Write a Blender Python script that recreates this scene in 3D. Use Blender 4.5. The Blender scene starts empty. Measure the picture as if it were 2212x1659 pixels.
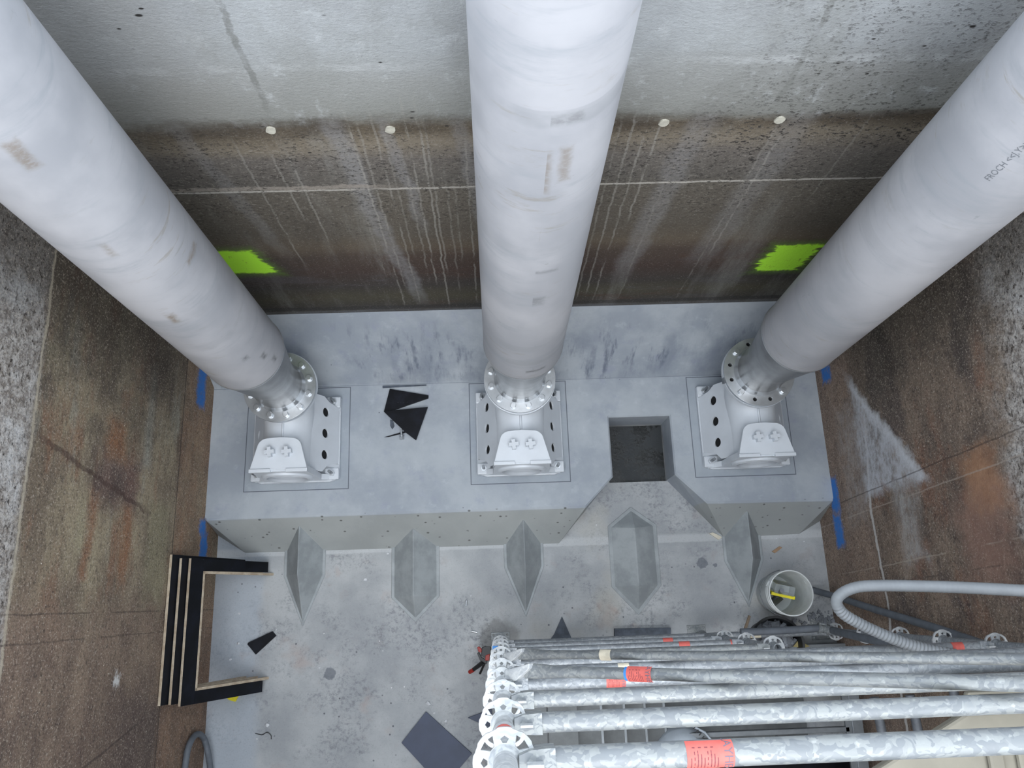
import bpy, bmesh, math, random
from mathutils import Vector, Matrix
from mathutils.geometry import tessellate_polygon
random.seed(7)
sc = bpy.context.scene
COL = sc.collection
PI = math.pi

# ------------------------------------------------------------------ camera, sky, exposure
F = 1680.0; CX, CY = 1106.0, 829.5; H = 6.5
RX = Vector((0.99927, -0.02908, 0.02471))      # world X in camera axes (right, down, forward)
RY = Vector((-0.03482, -0.96279, 0.26799))
RZ = Vector((0.016, -0.26867, -0.9631))
_d = Vector((1078 - CX, 1300 - CY, F)).normalized()
_y = Vector((880 - CX, -5500 - CY, F)).normalized(); _y = (_y - _d * _y.dot(_d)).normalized()
RZ = -_d; RY = _y; RX = RY.cross(RZ)
def w(v): return Vector((RX.dot(v), RY.dot(v), RZ.dot(v)))
cam = bpy.data.objects.new('camera', bpy.data.cameras.new('camera')); COL.objects.link(cam)
_r, _u, _b = w(Vector((1, 0, 0))), w(Vector((0, -1, 0))), w(Vector((0, 0, -1)))
cam.matrix_world = Matrix(((_r.x, _u.x, _b.x, 0), (_r.y, _u.y, _b.y, 0), (_r.z, _u.z, _b.z, H), (0, 0, 0, 1)))
cam.data.sensor_width = 36; cam.data.lens = F / 2212 * 36; cam.data.clip_start = .02
sc.camera = cam
def ray(px, py): return w(Vector((px - CX, py - CY, F)))
def P(px, py, z=0.0):
    r = ray(px, py); t = (z - H) / r.z; return Vector((r.x * t, r.y * t, z))
def PX(px, py, x):
    r = ray(px, py); t = x / r.x; return Vector((x, r.y * t, H + r.z * t))
def PY(px, py, y):
    r = ray(px, py); t = y / r.y; return Vector((r.x * t, y, H + r.z * t))

wd = bpy.data.worlds.new('sky'); sc.world = wd; wd.use_nodes = True
wd.node_tree.nodes['Background'].inputs[0].default_value = (.83, .91, 1.0, 1)
wd.node_tree.nodes['Background'].inputs[1].default_value = 1.15
sun = bpy.data.objects.new('sun', bpy.data.lights.new('sun', 'SUN')); COL.objects.link(sun)
sun.data.energy = .9; sun.data.angle = math.radians(60); sun.data.color = (1, .95, .9)
sun.rotation_euler = (math.radians(40), 0, math.radians(0))
sc.view_settings.view_transform = 'Standard'; sc.view_settings.look = 'None'
sc.view_settings.gamma = 1; sc.view_settings.use_curve_mapping = False
sc.view_settings.exposure = 1.3

XL, XR, YB, YF, TOP = -2.28, 2.69, 2.13, -3.2, 4.85
# ------------------------------------------------------------------ node helpers
def lin(r, g, b):
    f = lambda c: (c / 255 / 12.92) if c / 255 <= .04045 else ((c / 255 + .055) / 1.055) ** 2.4
    return (f(r), f(g), f(b), 1)
class NT:
    def __init__(s, name, rough=.6, metal=0.0, spec=.5):
        s.m = bpy.data.materials.new(name); s.m.use_nodes = True
        s.t = s.m.node_tree; s.b = s.t.nodes['Principled BSDF']
        s.b.inputs['Roughness'].default_value = rough; s.b.inputs['Metallic'].default_value = metal
        s.b.inputs['Specular IOR Level'].default_value = spec
        tc = s.t.nodes.new('ShaderNodeTexCoord'); s.obj = tc.outputs['Object']
        s.pos = s.t.nodes.new('ShaderNodeNewGeometry').outputs['Position']
    def put(s, sock, v):
        if hasattr(v, 'is_output'): s.t.links.new(v, sock)
        elif sock.type == 'RGBA' and not hasattr(v, '__len__'): sock.default_value = (v, v, v, 1)
        elif sock.type == 'VECTOR' and not hasattr(v, '__len__'): sock.default_value = (v, v, v)
        else: sock.default_value = v
    def vmul(s, v, k):
        n = s.t.nodes.new('ShaderNodeVectorMath'); n.operation = 'MULTIPLY'
        s.put(n.inputs[0], v); s.put(n.inputs[1], k); return n.outputs[0]
    def vadd(s, v, k):
        n = s.t.nodes.new('ShaderNodeVectorMath'); n.operation = 'ADD'
        s.put(n.inputs[0], v); s.put(n.inputs[1], k); return n.outputs[0]
    def noise(s, v, scale=5, detail=4, rough=.6, stretch=None, dist=0):
        if stretch: v = s.vmul(v, stretch)
        n = s.t.nodes.new('ShaderNodeTexNoise'); s.put(n.inputs['Vector'], v)
        n.inputs['Scale'].default_value = scale; n.inputs['Detail'].default_value = detail
        n.inputs['Roughness'].default_value = rough; n.inputs['Distortion'].default_value = dist
        return n.outputs['Fac']
    def voro(s, v, scale=5, stretch=None, feat='F1'):
        if stretch: v = s.vmul(v, stretch)
        n = s.t.nodes.new('ShaderNodeTexVoronoi'); s.put(n.inputs['Vector'], v); n.feature = feat
        n.inputs['Scale'].default_value = scale; return n.outputs['Distance'], n.outputs['Color']
    def math(s, op, a, b=0.0, c=0.0, clamp=False):
        n = s.t.nodes.new('ShaderNodeMath'); n.operation = op; n.use_clamp = clamp
        s.put(n.inputs[0], a); s.put(n.inputs[1], b); s.put(n.inputs[2], c); return n.outputs[0]
    def sep(s, v):
        n = s.t.nodes.new('ShaderNodeSeparateXYZ'); s.put(n.inputs[0], v); return n.outputs
    def comb(s, x, y, z):
        n = s.t.nodes.new('ShaderNodeCombineXYZ'); s.put(n.inputs[0], x); s.put(n.inputs[1], y); s.put(n.inputs[2], z); return n.outputs[0]
    def mix(s, f, a, b, mode='MIX'):
        n = s.t.nodes.new('ShaderNodeMix'); n.data_type = 'RGBA'; n.blend_type = mode; n.clamp_factor = True
        s.put(n.inputs[0], f); s.put(n.inputs[6], a); s.put(n.inputs[7], b); return n.outputs[2]
    def step(s, v, lo, hi, a=0.0, b=1.0):
        n = s.t.nodes.new('ShaderNodeMapRange'); n.interpolation_type = 'SMOOTHSTEP'
        if lo > hi: lo, hi, a, b = hi, lo, b, a
        s.put(n.inputs[0], v); n.inputs[1].default_value = lo; n.inputs[2].default_value = hi
        n.inputs[3].default_value = a; n.inputs[4].default_value = b; return n.outputs[0]
    def ramp(s, f, stops, interp='LINEAR'):
        n = s.t.nodes.new('ShaderNodeValToRGB'); n.color_ramp.interpolation = interp
        e = n.color_ramp.elements
        e[0].position, e[0].color = stops[0]; e[1].position, e[1].color = stops[-1]
        for p, c in stops[1:-1]:
            k = e.new(p); k.color = c
        s.put(n.inputs[0], f); return n.outputs[0]
    def rect(s, u, v, cu, cv, hu, hv, soft=.01):
        a = s.math('SUBTRACT', s.math('ABSOLUTE', s.math('SUBTRACT', u, cu)), hu)
        b = s.math('SUBTRACT', s.math('ABSOLUTE', s.math('SUBTRACT', v, cv)), hv)
        return s.step(s.math('MAXIMUM', a, b), -soft, soft, 1.0, 0.0)
    def rectline(s, u, v, cu, cv, hu, hv, wd=.002):
        a = s.math('SUBTRACT', s.math('ABSOLUTE', s.math('SUBTRACT', u, cu)), hu)
        b = s.math('SUBTRACT', s.math('ABSOLUTE', s.math('SUBTRACT', v, cv)), hv)
        return s.step(s.math('ABSOLUTE', s.math('MAXIMUM', a, b)), wd * .6, wd * 1.6, 1.0, 0.0)
    def line(s, v, at, wd): return s.step(s.math('ABSOLUTE', s.math('SUBTRACT', v, at)), wd * .5, wd, 1.0, 0.0)
    def wob(s, v, n, amp): return s.math('MULTIPLY_ADD', s.math('SUBTRACT', n, .5), amp, v)
    def mul(s, a, b): return s.math('MULTIPLY', a, b)
    def bump(s, h, strength=.3, dist=.01):
        n = s.t.nodes.new('ShaderNodeBump'); n.inputs['Strength'].default_value = strength
        n.inputs['Distance'].default_value = dist; s.put(n.inputs['Height'], h)
        s.t.links.new(n.outputs[0], s.b.inputs['Normal'])
    def done(s, col, rough=None, metal=None):
        s.put(s.b.inputs['Base Color'], col)
        if rough is not None: s.put(s.b.inputs['Roughness'], rough)
        if metal is not None: s.put(s.b.inputs['Metallic'], metal)
        return s.m
def flat(name, rgb, rough=.6, metal=0.0, var=.12, scale=12):
    n = NT(name, rough, metal); c = lin(*rgb)
    f = n.noise(n.obj, scale, 5)
    d = tuple(x * (1 - var) for x in c[:3]) + (1,); l = tuple(min(1, x * (1 + var)) for x in c[:3]) + (1,)
    return n.done(n.mix(n.step(f, .3, .7), d, l))

# ------------------------------------------------------------------ materials
def mat_wall_back():
    n = NT('old_concrete_back', .85); p = n.pos; X, Y, Z = n.sep(p)
    big = n.noise(p, 1.3, 8, .65); fine = n.noise(p, 75, 5, .75); grit = n.noise(p, 88, 4, .65, (.5, 1, .9))
    zz = n.wob(Z, n.noise(p, 2.0, 8, .72, (.5, 1, 2.0)), .24)
    t = n.math('DIVIDE', n.math('SUBTRACT', zz, 0.9), 3.6, clamp=True)
    f = lambda z: (z - .9) / 3.6
    base = n.ramp(t, [(0, lin(100, 98, 90)), (f(1.15), lin(72, 68, 60)), (f(1.3), lin(86, 82, 64)), (f(1.5), lin(68, 62, 58)),
                      (f(1.72), lin(76, 58, 50)), (f(1.95), lin(86, 72, 62)), (f(2.1), lin(112, 100, 84)), (f(2.3), lin(104, 97, 86)), (f(2.75), lin(114, 108, 98)), (f(2.85), lin(108, 104, 98)),
                      (f(3.08), lin(122, 116, 110)), (f(3.2), lin(146, 136, 120)), (f(3.35), lin(118, 106, 88)), (f(3.42), lin(158, 160, 155)), (f(3.7), lin(178, 181, 180)), (f(3.85), lin(191, 196, 199)), (1, lin(202, 207, 212))])
    up = n.step(zz, 3.3, 3.5); low = n.step(Z, 2.1, 1.5)
    c = n.mix(n.mul(n.step(big, .38, .66), .45), base, n.mix(.55, base, lin(66, 58, 50)))
    c = n.mix(n.mul(n.step(n.noise(p, 2.5, 8, .7, (1, 1, .13)), .50, .68), n.math('MULTIPLY_ADD', up, -.25, .42)), c, lin(160, 160, 156))
    c = n.mix(n.mul(n.step(n.noise(n.vadd(p, (7, 0, 3)), 2.0, 8, .7, (1, 1, .22)), .50, .72), n.mul(n.step(Z, 3.3, 2.0), .55)), c, lin(56, 48, 42))
    c = n.mix(n.mul(n.step(n.noise(n.vadd(p, (2, 0, 9)), 1.7, 8, .7, (.6, 1, 1.6)), .52, .68), n.mul(n.step(Z, 2.3, 1.7), .6)), c, lin(92, 62, 46))
    c = n.mix(n.mul(n.step(n.noise(n.vadd(p, (6, 0, 4)), 2.4, 8, .7, (.4, 1, 1.6)), .54, .66), n.mul(low, .5)), c, lin(96, 94, 98))
    # dark scum under the clean upper lift
    c = n.mix(n.mul(n.mul(n.step(zz, 3.24, 3.36), n.step(zz, 3.46, 3.38)), n.step(n.noise(p, 2.2, 5, .65), .38, .6, .15, .85)), c, lin(78, 68, 56))
    # broad grey wash streaks
    for cx, hw, zb, k in ((-.66, .075, 1.35, .55), (-.42, .045, 2.5, .5), (.44, .10, 2.2, .5), (.98, .10, 1.7, .42), (-1.35, .06, 2.2, .3), (1.45, .12, 1.9, .32), (-.07, .05, 1.1, .4)):
        u = n.wob(n.math('MULTIPLY_ADD', n.math('SUBTRACT', Z, 2.8), .10 if cx < 0 else -.06, X), n.noise(p, 4, 6, .65, (.5, 1, 1)), .13)
        m_ = n.step(n.math('ABSOLUTE', n.math('SUBTRACT', u, cx)), hw, hw * .35)
        c = n.mix(n.mul(n.mul(m_, n.step(n.noise(p, 30, 5, .7), .3, .6, .5, 1.0)), n.mul(n.mul(n.step(Z, zb - .35, zb + .15), n.step(Z, 3.5, 3.3)), k)), c, lin(158, 158, 160))
    # thin white lime runs
    wobx = n.wob(X, n.noise(p, 7, 4, .6, (.2, 1, 1)), .035); brk = n.step(n.noise(p, 4, 5, .7, (5, 1, .9)), .36, .52)
    for px, z0, z1, k in ((560, 1.9, 3.2, .45), (622, 2.5, 3.1, .5), (655, 2.2, 3.1, .5), (768, 1.7, 2.8, .3), (795, 1.15, 3.45, .6), (812, 1.5, 3.4, .45), (842, 1.2, 3.4, .45), (858, 2.0, 3.3, .35), (885, 1.6, 3.2, .4), (903, 1.55, 3.5, .6), (928, 1.1, 3.5, .65), (938, 1.7, 3.3, .5), (965, 1.4, 3.0, .35), (982, 1.9, 2.8, .35), (1012, 1.2, 3.2, .5),
                          (1306, 1.2, 3.3, .45), (1330, 1.3, 3.35, .55), (1356, 1.15, 3.4, .55), (1380, 2.4, 3.3, .6), (1430, 1.2, 2.7, .3), (1618, 1.9, 3.2, .45), (1600, 1.1, 3.3, .35), (1765, 2.6, 3.3, .35)):
        x0 = PY(px, 405, YB).x
        c = n.mix(n.mul(n.mul(n.line(wobx, x0, .0075), brk), n.mul(n.mul(n.step(Z, z0 - .1, z0 + .1), n.step(Z, z1 + .15, z1 - .1)), k * .75)), c, lin(186, 184, 176))
    # lime line along the pour joint
    zl = n.wob(Z, n.noise(p, 9, 5, .6), .02)
    c = n.mix(n.mul(n.line(zl, 2.795, .011), n.step(n.noise(p, 3, 3), .25, .45)), c, lin(196, 192, 184))
    c = n.mix(n.mul(n.line(n.wob(Z, n.noise(p, 6, 6, .75), .08), 2.825, .024), n.mul(n.step(X, -.4, -.7), .7)), c, lin(176, 168, 158))
    c = n.mix(n.mul(n.line(n.wob(Z, n.noise(p, 5, 5, .7), .05), 1.09, .045), .65), c, lin(50, 47, 48))
    c = n.mix(n.mul(n.step(n.wob(Z, n.noise(p, 5, 5, .7), .05), 1.06, 1.03), n.step(n.noise(p, 9, 4, .7, (.5, 1, 1)), .4, .6, .2, .8)), c, lin(112, 114, 120))
    c = n.mix(n.mul(n.line(n.wob(Z, n.noise(p, 3, 6, .75), .10), 3.77, .03), n.step(n.noise(p, 4, 5, .7), .4, .6, 0, .5)), c, lin(218, 222, 225))
    c = n.mix(n.mul(n.step(n.noise(n.vadd(p, (3, 0, 2)), 3.0, 8, .72, (1, 1, .6)), .46, .64), n.math('MULTIPLY', up, .4)), c, lin(160, 163, 160))
    c = n.mix(n.mul(n.step(n.noise(n.vadd(p, (8, 0, 5)), 9, 8, .75, (1, 1, .8)), .54, .68), n.math('MULTIPLY', up, .45)), c, lin(222, 227, 231))
    c = n.mix(n.mul(n.step(n.wob(X, big, .8), -.9, -1.4), n.math('MULTIPLY', up, .45)), c, lin(150, 148, 142))
    # vertical form joints in the upper lift
    for x0, k in ((PY(478, 20, YB).x, .5), (PY(1790, 20, YB).x, .45)):
        c = n.mix(n.mul(n.line(n.wob(X, n.noise(p, 6, 7, .75, (.3, 1, 1)), .08), x0, .018), n.mul(n.step(n.noise(p, 5, 6, .75), .38, .6), n.mul(n.step(Z, 3.4, 3.6), k * 1.3))), c, lin(128, 130, 126))
    # pores
    pit = n.mul(n.step(grit, .54, .62), n.math('MULTIPLY_ADD', n.mul(n.step(Z, 1.9, 2.7), n.step(Z, 3.5, 3.2)), .85, n.mul(n.step(n.wob(X, big, 1.2), .8, 1.5), n.mul(n.step(Z, 2.8, 3.3), .6))))
    c = n.mix(n.mul(pit, n.step(n.noise(p, 5, 5, .7), .35, .6, .35, 1)), c, lin(52, 48, 45))
    lit = n.mul(n.step(n.noise(n.vadd(p, (3, 1, 5)), 88, 4, .65, (.5, 1, .9)), .56, .66), n.mul(n.step(Z, 2.0, 2.8), n.step(Z, 3.4, 3.2)))
    c = n.mix(n.mul(lit, .4), c, lin(176, 170, 160))
    c = n.mix(n.mul(n.step(fine, .5, .68), n.math('MULTIPLY_ADD', up, -.32, .5)), c, n.mix(.6, c, (0, 0, 0, 1)))
    c = n.mix(n.mul(n.step(n.noise(p, 95, 4, .75), .57, .7), n.math('MULTIPLY_ADD', up, -.2, .34)), c, lin(206, 202, 194))
    for sc_, th in ((6, .07), (11, .085)):
        dx, _ = n.voro(n.vadd(p, (sc_, 0, 1)), sc_, (.6, 1, 1.2))
        c = n.mix(n.mul(n.step(dx, th, th * .5), n.mul(n.step(n.noise(p, 2.3, 3), .48, .54), n.step(Z, 2.2, 2.6))), c, lin(38, 35, 33))
    c = n.mix(1.0, c, (.70, .70, .70, 1), 'MULTIPLY')
    # spray paint
    nz = n.noise(p, 12, 6, .7, (1, 1, .5)); nu = n.noise(p, 9, 6, .75, (.4, 1, 1.6))
    for cu, cv, hu, hv, sk in ((-1.60, 1.925, .165, .165, -.30), (1.98, 1.785, .15, .20, .05)):
        uu = n.wob(n.math('MULTIPLY_ADD', n.math('SUBTRACT', Z, cv), -sk, X), nu, .28); vv = n.wob(Z, nz, .09)
        c = n.mix(n.mul(n.rect(uu, vv, cu, cv, hu + .03, hv + .03, .07), .55), c, lin(104, 150, 44))
        c = n.mix(n.mul(n.rect(uu, vv, cu, cv, hu, hv, .016), n.step(n.noise(p, 26, 5, .7, (1, 1, .6)), .28, .40, .45, 1.0)), c, (.50, 1.0, .05, 1))
    n.bump(n.math('ADD', grit, n.math('MULTIPLY', fine, .5)), .4, .012)
    return n.done(c)
def mat_wall_side(name, right):
    n = NT(name, .85); p = n.pos; X, Y, Z = n.sep(p)
    big = n.noise(p, 1.3, 8, .68); fine = n.noise(p, 75, 5, .75); grit = n.noise(p, 46, 4, .7, (1, .6, 1))
    tide = n.noise(p, 3.2, 9, .72, (1, .5 if right else .42, 1))      # stains run level along the wall
    mid = n.noise(n.vadd(p, (2, 4, 1)), 3.6, 8, .7, (1, .45, 1)); pw = n.noise(p, 5, 8, .72)
    stain = lambda off, sc_, lo, hi, col, k, st=(1, .3, 1), m_=None: n.mix(n.mul(n.step(n.noise(n.vadd(p, off), sc_, 8, .72, st), lo, hi), n.mul(m_, k) if m_ is not None else k), c, lin(*col))
    blob = lambda cy, cz, hy, hz, soft, wy, wz: n.rect(n.wob(Y, n.noise(p, 3.4, 8, .7), wy), n.wob(Z, n.noise(n.vadd(p, (5, 5, 5)), 3.4, 8, .7), wz), cy, cz, hy, hz, soft)
    if not right:
        c = n.mix(n.step(tide, .36, .64), lin(122, 108, 92), lin(170, 156, 130))
        c = stain((1, 9, 3), 2.2, .50, .66, (186, 178, 146), .6, (1, .35, 1))
        c = stain((3, 5, 1), 2.6, .50, .64, (142, 104, 80), .75, (1, .4, 1), n.step(Y, -.4, .3))
        c = stain((4, 7, 2), 4.0, .54, .68, (176, 178, 166), .55, (1, .25, 1), n.step(Y, .1, .5))
        low = n.step(n.wob(Y, big, .9), .35, -.15)
        c = n.mix(n.mul(low, .8), c, n.mix(n.step(mid, .35, .65), lin(108, 88, 80), lin(146, 124, 108)))
        c = n.mix(n.mul(blob(.78, 1.75, .16, .30, .10, .35, .6), .85), c, n.mix(n.step(pw, .35, .65), lin(88, 70, 70), lin(122, 96, 88)))
        c = n.mix(n.mul(blob(1.02, 1.85, .10, .12, .08, .3, .3), .8), c, lin(150, 100, 66))
        c = n.mix(n.mul(blob(.42, 2.05, .22, .035, .05, .4, .22), .8), c, lin(148, 104, 76))
        c = n.mix(n.mul(blob(.40, 1.62, .20, .05, .05, .4, .25), .7), c, lin(150, 104, 72))
        c = n.mix(n.mul(blob(.40, 1.15, .30, .14, .08, .4, .3), .5), c, lin(150, 146, 116))
        c = n.mix(n.mul(blob(1.25, 1.42, .32, .05, .06, .3, .12), .55), c, lin(176, 178, 168))
        c = n.mix(n.mul(blob(-.9, 1.2, .45, .35, .2, .8, .7), .7), c, lin(84, 70, 68))
    else:
        c = n.mix(n.step(tide, .36, .64), lin(104, 91, 82), lin(148, 129, 113))
        c = stain((1, 9, 3), 2.2, .52, .66, (168, 148, 128), .55, (1, .35, 1))
        c = stain((3, 5, 1), 2.4, .54, .66, (136, 96, 76), .6, (1, .5, 1))
        c = stain((6, 2, 2), 2.0, .52, .64, (84, 74, 74), .7, (1, .6, 1))
        c = stain((8, 2, 6), 9.0, .60, .72, (186, 180, 174), .3, (1, .3, 1), n.step(Y, .9, .3))
    c = stain((1, 2, 8), 2.4, .53, .66, (84, 70, 64), .6, (1, .5, 1))
    lo = n.step(n.wob(Z, mid, .10), .95, .84)
    mid2 = n.noise(n.vadd(p, (4, 4, 7)), 5, 9, .75, (1, .7, 1))
    c = n.mix(n.mul(lo, .6), c, n.mix(n.step(mid2, .35, .65), lin(110, 88, 74), lin(162, 128, 102)) if not right else n.mix(n.step(mid2, .35, .65), lin(128, 110, 100), lin(172, 148, 130)))
    # darker tone towards the back corner
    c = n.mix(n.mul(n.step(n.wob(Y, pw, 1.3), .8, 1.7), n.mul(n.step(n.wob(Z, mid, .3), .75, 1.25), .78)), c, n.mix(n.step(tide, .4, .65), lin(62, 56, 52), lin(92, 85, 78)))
    # rough upper lift
    zt = n.wob(Z, n.noise(p, 4, 8, .75), .12) if not right else n.wob(n.math('MULTIPLY_ADD', n.step(Y, .2, 1.1), -.10, Z), n.noise(p, 2.4, 8, .7), .8)
    up = n.step(zt, 2.66, 2.76) if not right else n.step(zt, 2.36, 2.62)
    g = n.noise(p, 22, 8, .8)
    grey = n.mix(n.step(g, .36, .64), lin(116, 108, 102), lin(204, 200, 196))
    grey = n.mix(n.mul(n.step(n.noise(n.vadd(p, (9, 1, 1)), 2.2, 6, .7), .5, .66), .6), grey, lin(228, 230, 232))
    grey = n.mix(n.mul(n.step(n.wob(Y, pw, .6), 1.25, 1.75), .7), grey, lin(92, 88, 84))
    c = n.mix(n.mul(up, .94), c, grey)
    pit = n.mul(n.step(grit, .54, .62), n.math('MULTIPLY_ADD', up, .45, .5))
    c = n.mix(n.mul(pit, n.step(n.noise(p, 4, 5, .7), .35, .6, .35, 1)), c, lin(54, 46, 42))
    for sc_, th in ((9, .09), (16, .10)):
        dx, _ = n.voro(n.vadd(p, (sc_, 0, 1)), sc_, (1, .8, 1))
        c = n.mix(n.mul(n.step(dx, th, th * .5), n.mul(up, .9)), c, lin(40, 36, 34))
    c = n.mix(n.mul(n.step(fine, .47, .62), .65), c, n.mix(.65, c, (0, 0, 0, 1)))
    c = n.mix(n.mul(n.step(n.noise(p, 95, 4, .75), .54, .66), .5), c, lin(224, 212, 196))
    dx, _ = n.voro(n.vadd(p, (2, 3, 1)), 13, (1, 1, 1))
    c = n.mix(n.mul(n.step(dx, .06, .03), n.step(n.noise(p, 2, 3), .48, .55)), c, lin(226, 220, 206))
    if not right:
        c = n.mix(n.mul(n.line(n.wob(Z, n.noise(p, 6, 4), .012), .895, .009), .75), c, lin(56, 48, 44))
        c = n.mix(n.mul(n.line(n.wob(Z, n.noise(p, 9, 5, .7), .06), 2.70, .013), .55), c, lin(200, 190, 170))
        for yy, k in ((0.02, .5), (-.115, .45)):
            c = n.mix(n.mul(n.line(n.wob(Y, n.noise(p, 3, 5, .7), .03), yy, .006), n.mul(n.step(n.noise(p, 3, 4), .4, .5), k)), c, lin(70, 58, 52))
        c = n.mix(n.mul(n.line(n.wob(n.math('MULTIPLY_ADD', Z, -.18, Y), n.noise(p, 5, 7, .75), .12), .40, .022), n.mul(n.step(Z, 1.2, 1.5), n.mul(n.step(Z, 2.7, 2.5), .6))), c, lin(70, 50, 44))
        c = n.mix(n.mul(n.line(n.wob(n.math('MULTIPLY_ADD', Z, .2, Y), n.noise(p, 5, 6, .7), .05), -.42, .010), n.mul(n.step(Z, 1.0, 1.3), n.mul(n.step(Z, 2.6, 2.3), .6))), c, lin(60, 50, 46))
        c = n.mix(n.mul(n.rect(n.wob(Y, n.noise(p, 14, 6, .75), .16), n.wob(Z, n.noise(p, 34, 4, .7), .14), -.37, 1.55, .035, .03, .02), .85), c, lin(226, 226, 224))
        marks = ((1.71, .585, .16, .085), (.64, .36, .05, .06), (.50, .31, .09, .07))
    else:
        zc = n.wob(n.math('MULTIPLY_ADD', n.step(Y, .5, 1.4), -.12, Z), n.noise(p, 2.4, 6, .65), .14)
        c = n.mix(n.mul(n.line(zc, .93, .020), n.mul(n.step(Y, 1.35, 1.05), .85)), c, lin(206, 203, 200))
        tri = n.math('MULTIPLY_ADD', n.math('SUBTRACT', Y, .66), -.95, 1.72)         # spill: sloping upper edge
        m1 = n.mul(n.step(n.math('SUBTRACT', n.wob(Z, pw, .30), tri), .05, -.06), n.mul(n.step(n.wob(Y, pw, .28), .60, .70), n.step(n.wob(Z, pw, .5), .78, .98)))
        c = n.mix(n.mul(m1, n.step(n.noise(p, 18, 8, .78, (1, .6, 1)), .34, .60, .25, .95)), c, lin(196, 199, 205))
        c = n.mix(n.mul(n.mul(m1, n.step(n.math('ABSOLUTE', n.math('SUBTRACT', n.wob(Z, pw, .25), tri)), .16, .02)), .8), c, lin(212, 215, 220))
        c = n.mix(n.mul(blob(.38, 1.42, .24, .10, .10, .5, .4), n.step(n.noise(p, 16, 8, .75, (1, .5, 1)), .32, .62, .1, .75)), c, lin(184, 183, 182))
        c = n.mix(n.mul(blob(.92, .72, .42, .13, .12, .5, .25), n.step(n.noise(p, 16, 8, .75, (1, .5, 1)), .34, .62, .05, .55)), c, lin(176, 172, 170))
        c = n.mix(n.mul(blob(.56, 2.25, .15, .16, .10, .5, .4), .85), c, n.mix(n.step(pw, .35, .65), lin(138, 98, 74), lin(180, 138, 106)))
        c = n.mix(n.mul(blob(.25, 2.2, .22, .20, .16, .6, .6), .5), c, lin(168, 128, 112))
        for yy, k, col in ((.63, .55, (60, 50, 46)), (.50, .5, (180, 168, 156)), (.10, .45, (188, 176, 160)), (-.02, .4, (70, 58, 52))):
            c = n.mix(n.mul(n.line(n.wob(n.math('MULTIPLY_ADD', Z, -.05, Y), n.noise(p, 3, 5, .7), .03), yy, .006), n.mul(n.step(n.noise(p, 2.5, 4), .42, .52), k)), c, lin(*col))
        marks = ((1.72, .52, .11, .075), (.73, .345, .13, .07), (.45, .335, .12, .07))
    for cy, cz, hy, hz in marks:
        u = n.wob(Y, n.noise(p, 11, 6, .7), .16); v = n.wob(Z, n.noise(p, 16, 6, .7), .13)
        c = n.mix(n.mul(n.rect(u, v, cy, cz, hy, hz, .03), n.step(n.noise(p, 30, 4, .7), .3, .5, .6, .95)), c, (.03, .20, .62, 1))
    n.bump(n.math('ADD', grit, n.math('MULTIPLY', fine, .5)), .4, .012)
    return n.done(c)
def mat_plinth():
    n = NT('new_smooth_concrete', .62); p = n.pos; X, Y, Z = n.sep(p)
    big = n.noise(p, 2.3, 6, .6); mid = n.noise(p, 7, 6, .65); fine = n.noise(p, 60, 4, .7)
    c = n.mix(n.step(big, .36, .66), lin(148, 156, 166), lin(170, 177, 184))
    c = n.mix(n.mul(n.step(mid, .54, .74), .5), c, lin(142, 148, 168))
    c = n.mix(n.mul(n.step(n.noise(n.vadd(p, (5, 1, 2)), 9, 5, .65), .55, .75), .4), c, lin(186, 194, 200))
    # trowel marks and darker lower patches on the rear fillet
    br = n.mul(n.step(n.noise(p, 16, 5, .7, (1, .22, .22)), .48, .66), n.step(n.noise(n.vadd(p, (9, 2, 0)), 2.2, 4, .6), .44, .6))
    c = n.mix(n.mul(n.step(n.noise(n.vadd(p, (1, 7, 3)), 2.6, 6, .65, (1, .5, .5)), .44, .62), n.mul(n.mul(n.step(Y, 1.72, 1.80), n.step(n.wob(Y, mid, .25), 2.1, 1.9)), .55)), c, lin(112, 121, 136))
    c = n.mix(n.mul(br, n.mul(n.mul(n.step(Y, 1.72, 1.80), n.step(Y, 2.12, 1.95)), .75)), c, lin(88, 97, 114))
    # front batter has small blow holes and is greyer
    fr = n.step(Y, .715, .70)
    c = n.mix(n.mul(n.mul(fr, n.step(Z, .315, .30)), .75), c, n.mix(big, lin(146, 150, 146), lin(170, 173, 170)))
    dd, _ = n.voro(p, 17, (.8, 1, 1))
    c = n.mix(n.mul(n.step(dd, .19, .10), n.mul(fr, n.step(n.noise(p, 9, 3), .42, .5))), c, lin(98, 100, 98))
    dd2, _ = n.voro(n.vadd(p, (3, 3, 3)), 5)
    c = n.mix(n.mul(n.step(dd2, .025, .015), n.step(n.noise(p, 1.5, 1), .5, .55)), c, lin(60, 64, 70))
    c = n.mix(n.mul(n.step(fine, .6, .75), .18), c, lin(110, 116, 124))
    top = n.mul(n.step(Z, .30, .315), n.step(Z, .34, .325))
    for cx, hx in ((-1.58, .412), (.202, .397), (2.01, .405)):
        inside = n.mul(n.rect(X, Y, cx, 1.322, hx, .417, .004), top)
        c = n.mix(n.mul(inside, .35), c, lin(150, 160, 170))
        c = n.mix(n.mul(n.rectline(X, Y, cx, 1.322, hx, .417, .0028), n.mul(top, .85)), c, lin(64, 70, 82))
    c = n.mix(n.mul(n.line(Y, 1.752, .003), n.mul(n.step(Z, .36, .33), .6)), c, lin(90, 98, 108))
    n.bump(n.math('ADD', fine, mid), .12, .006)
    return n.done(c, n.step(big, .3, .7, .5, .7))
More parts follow.
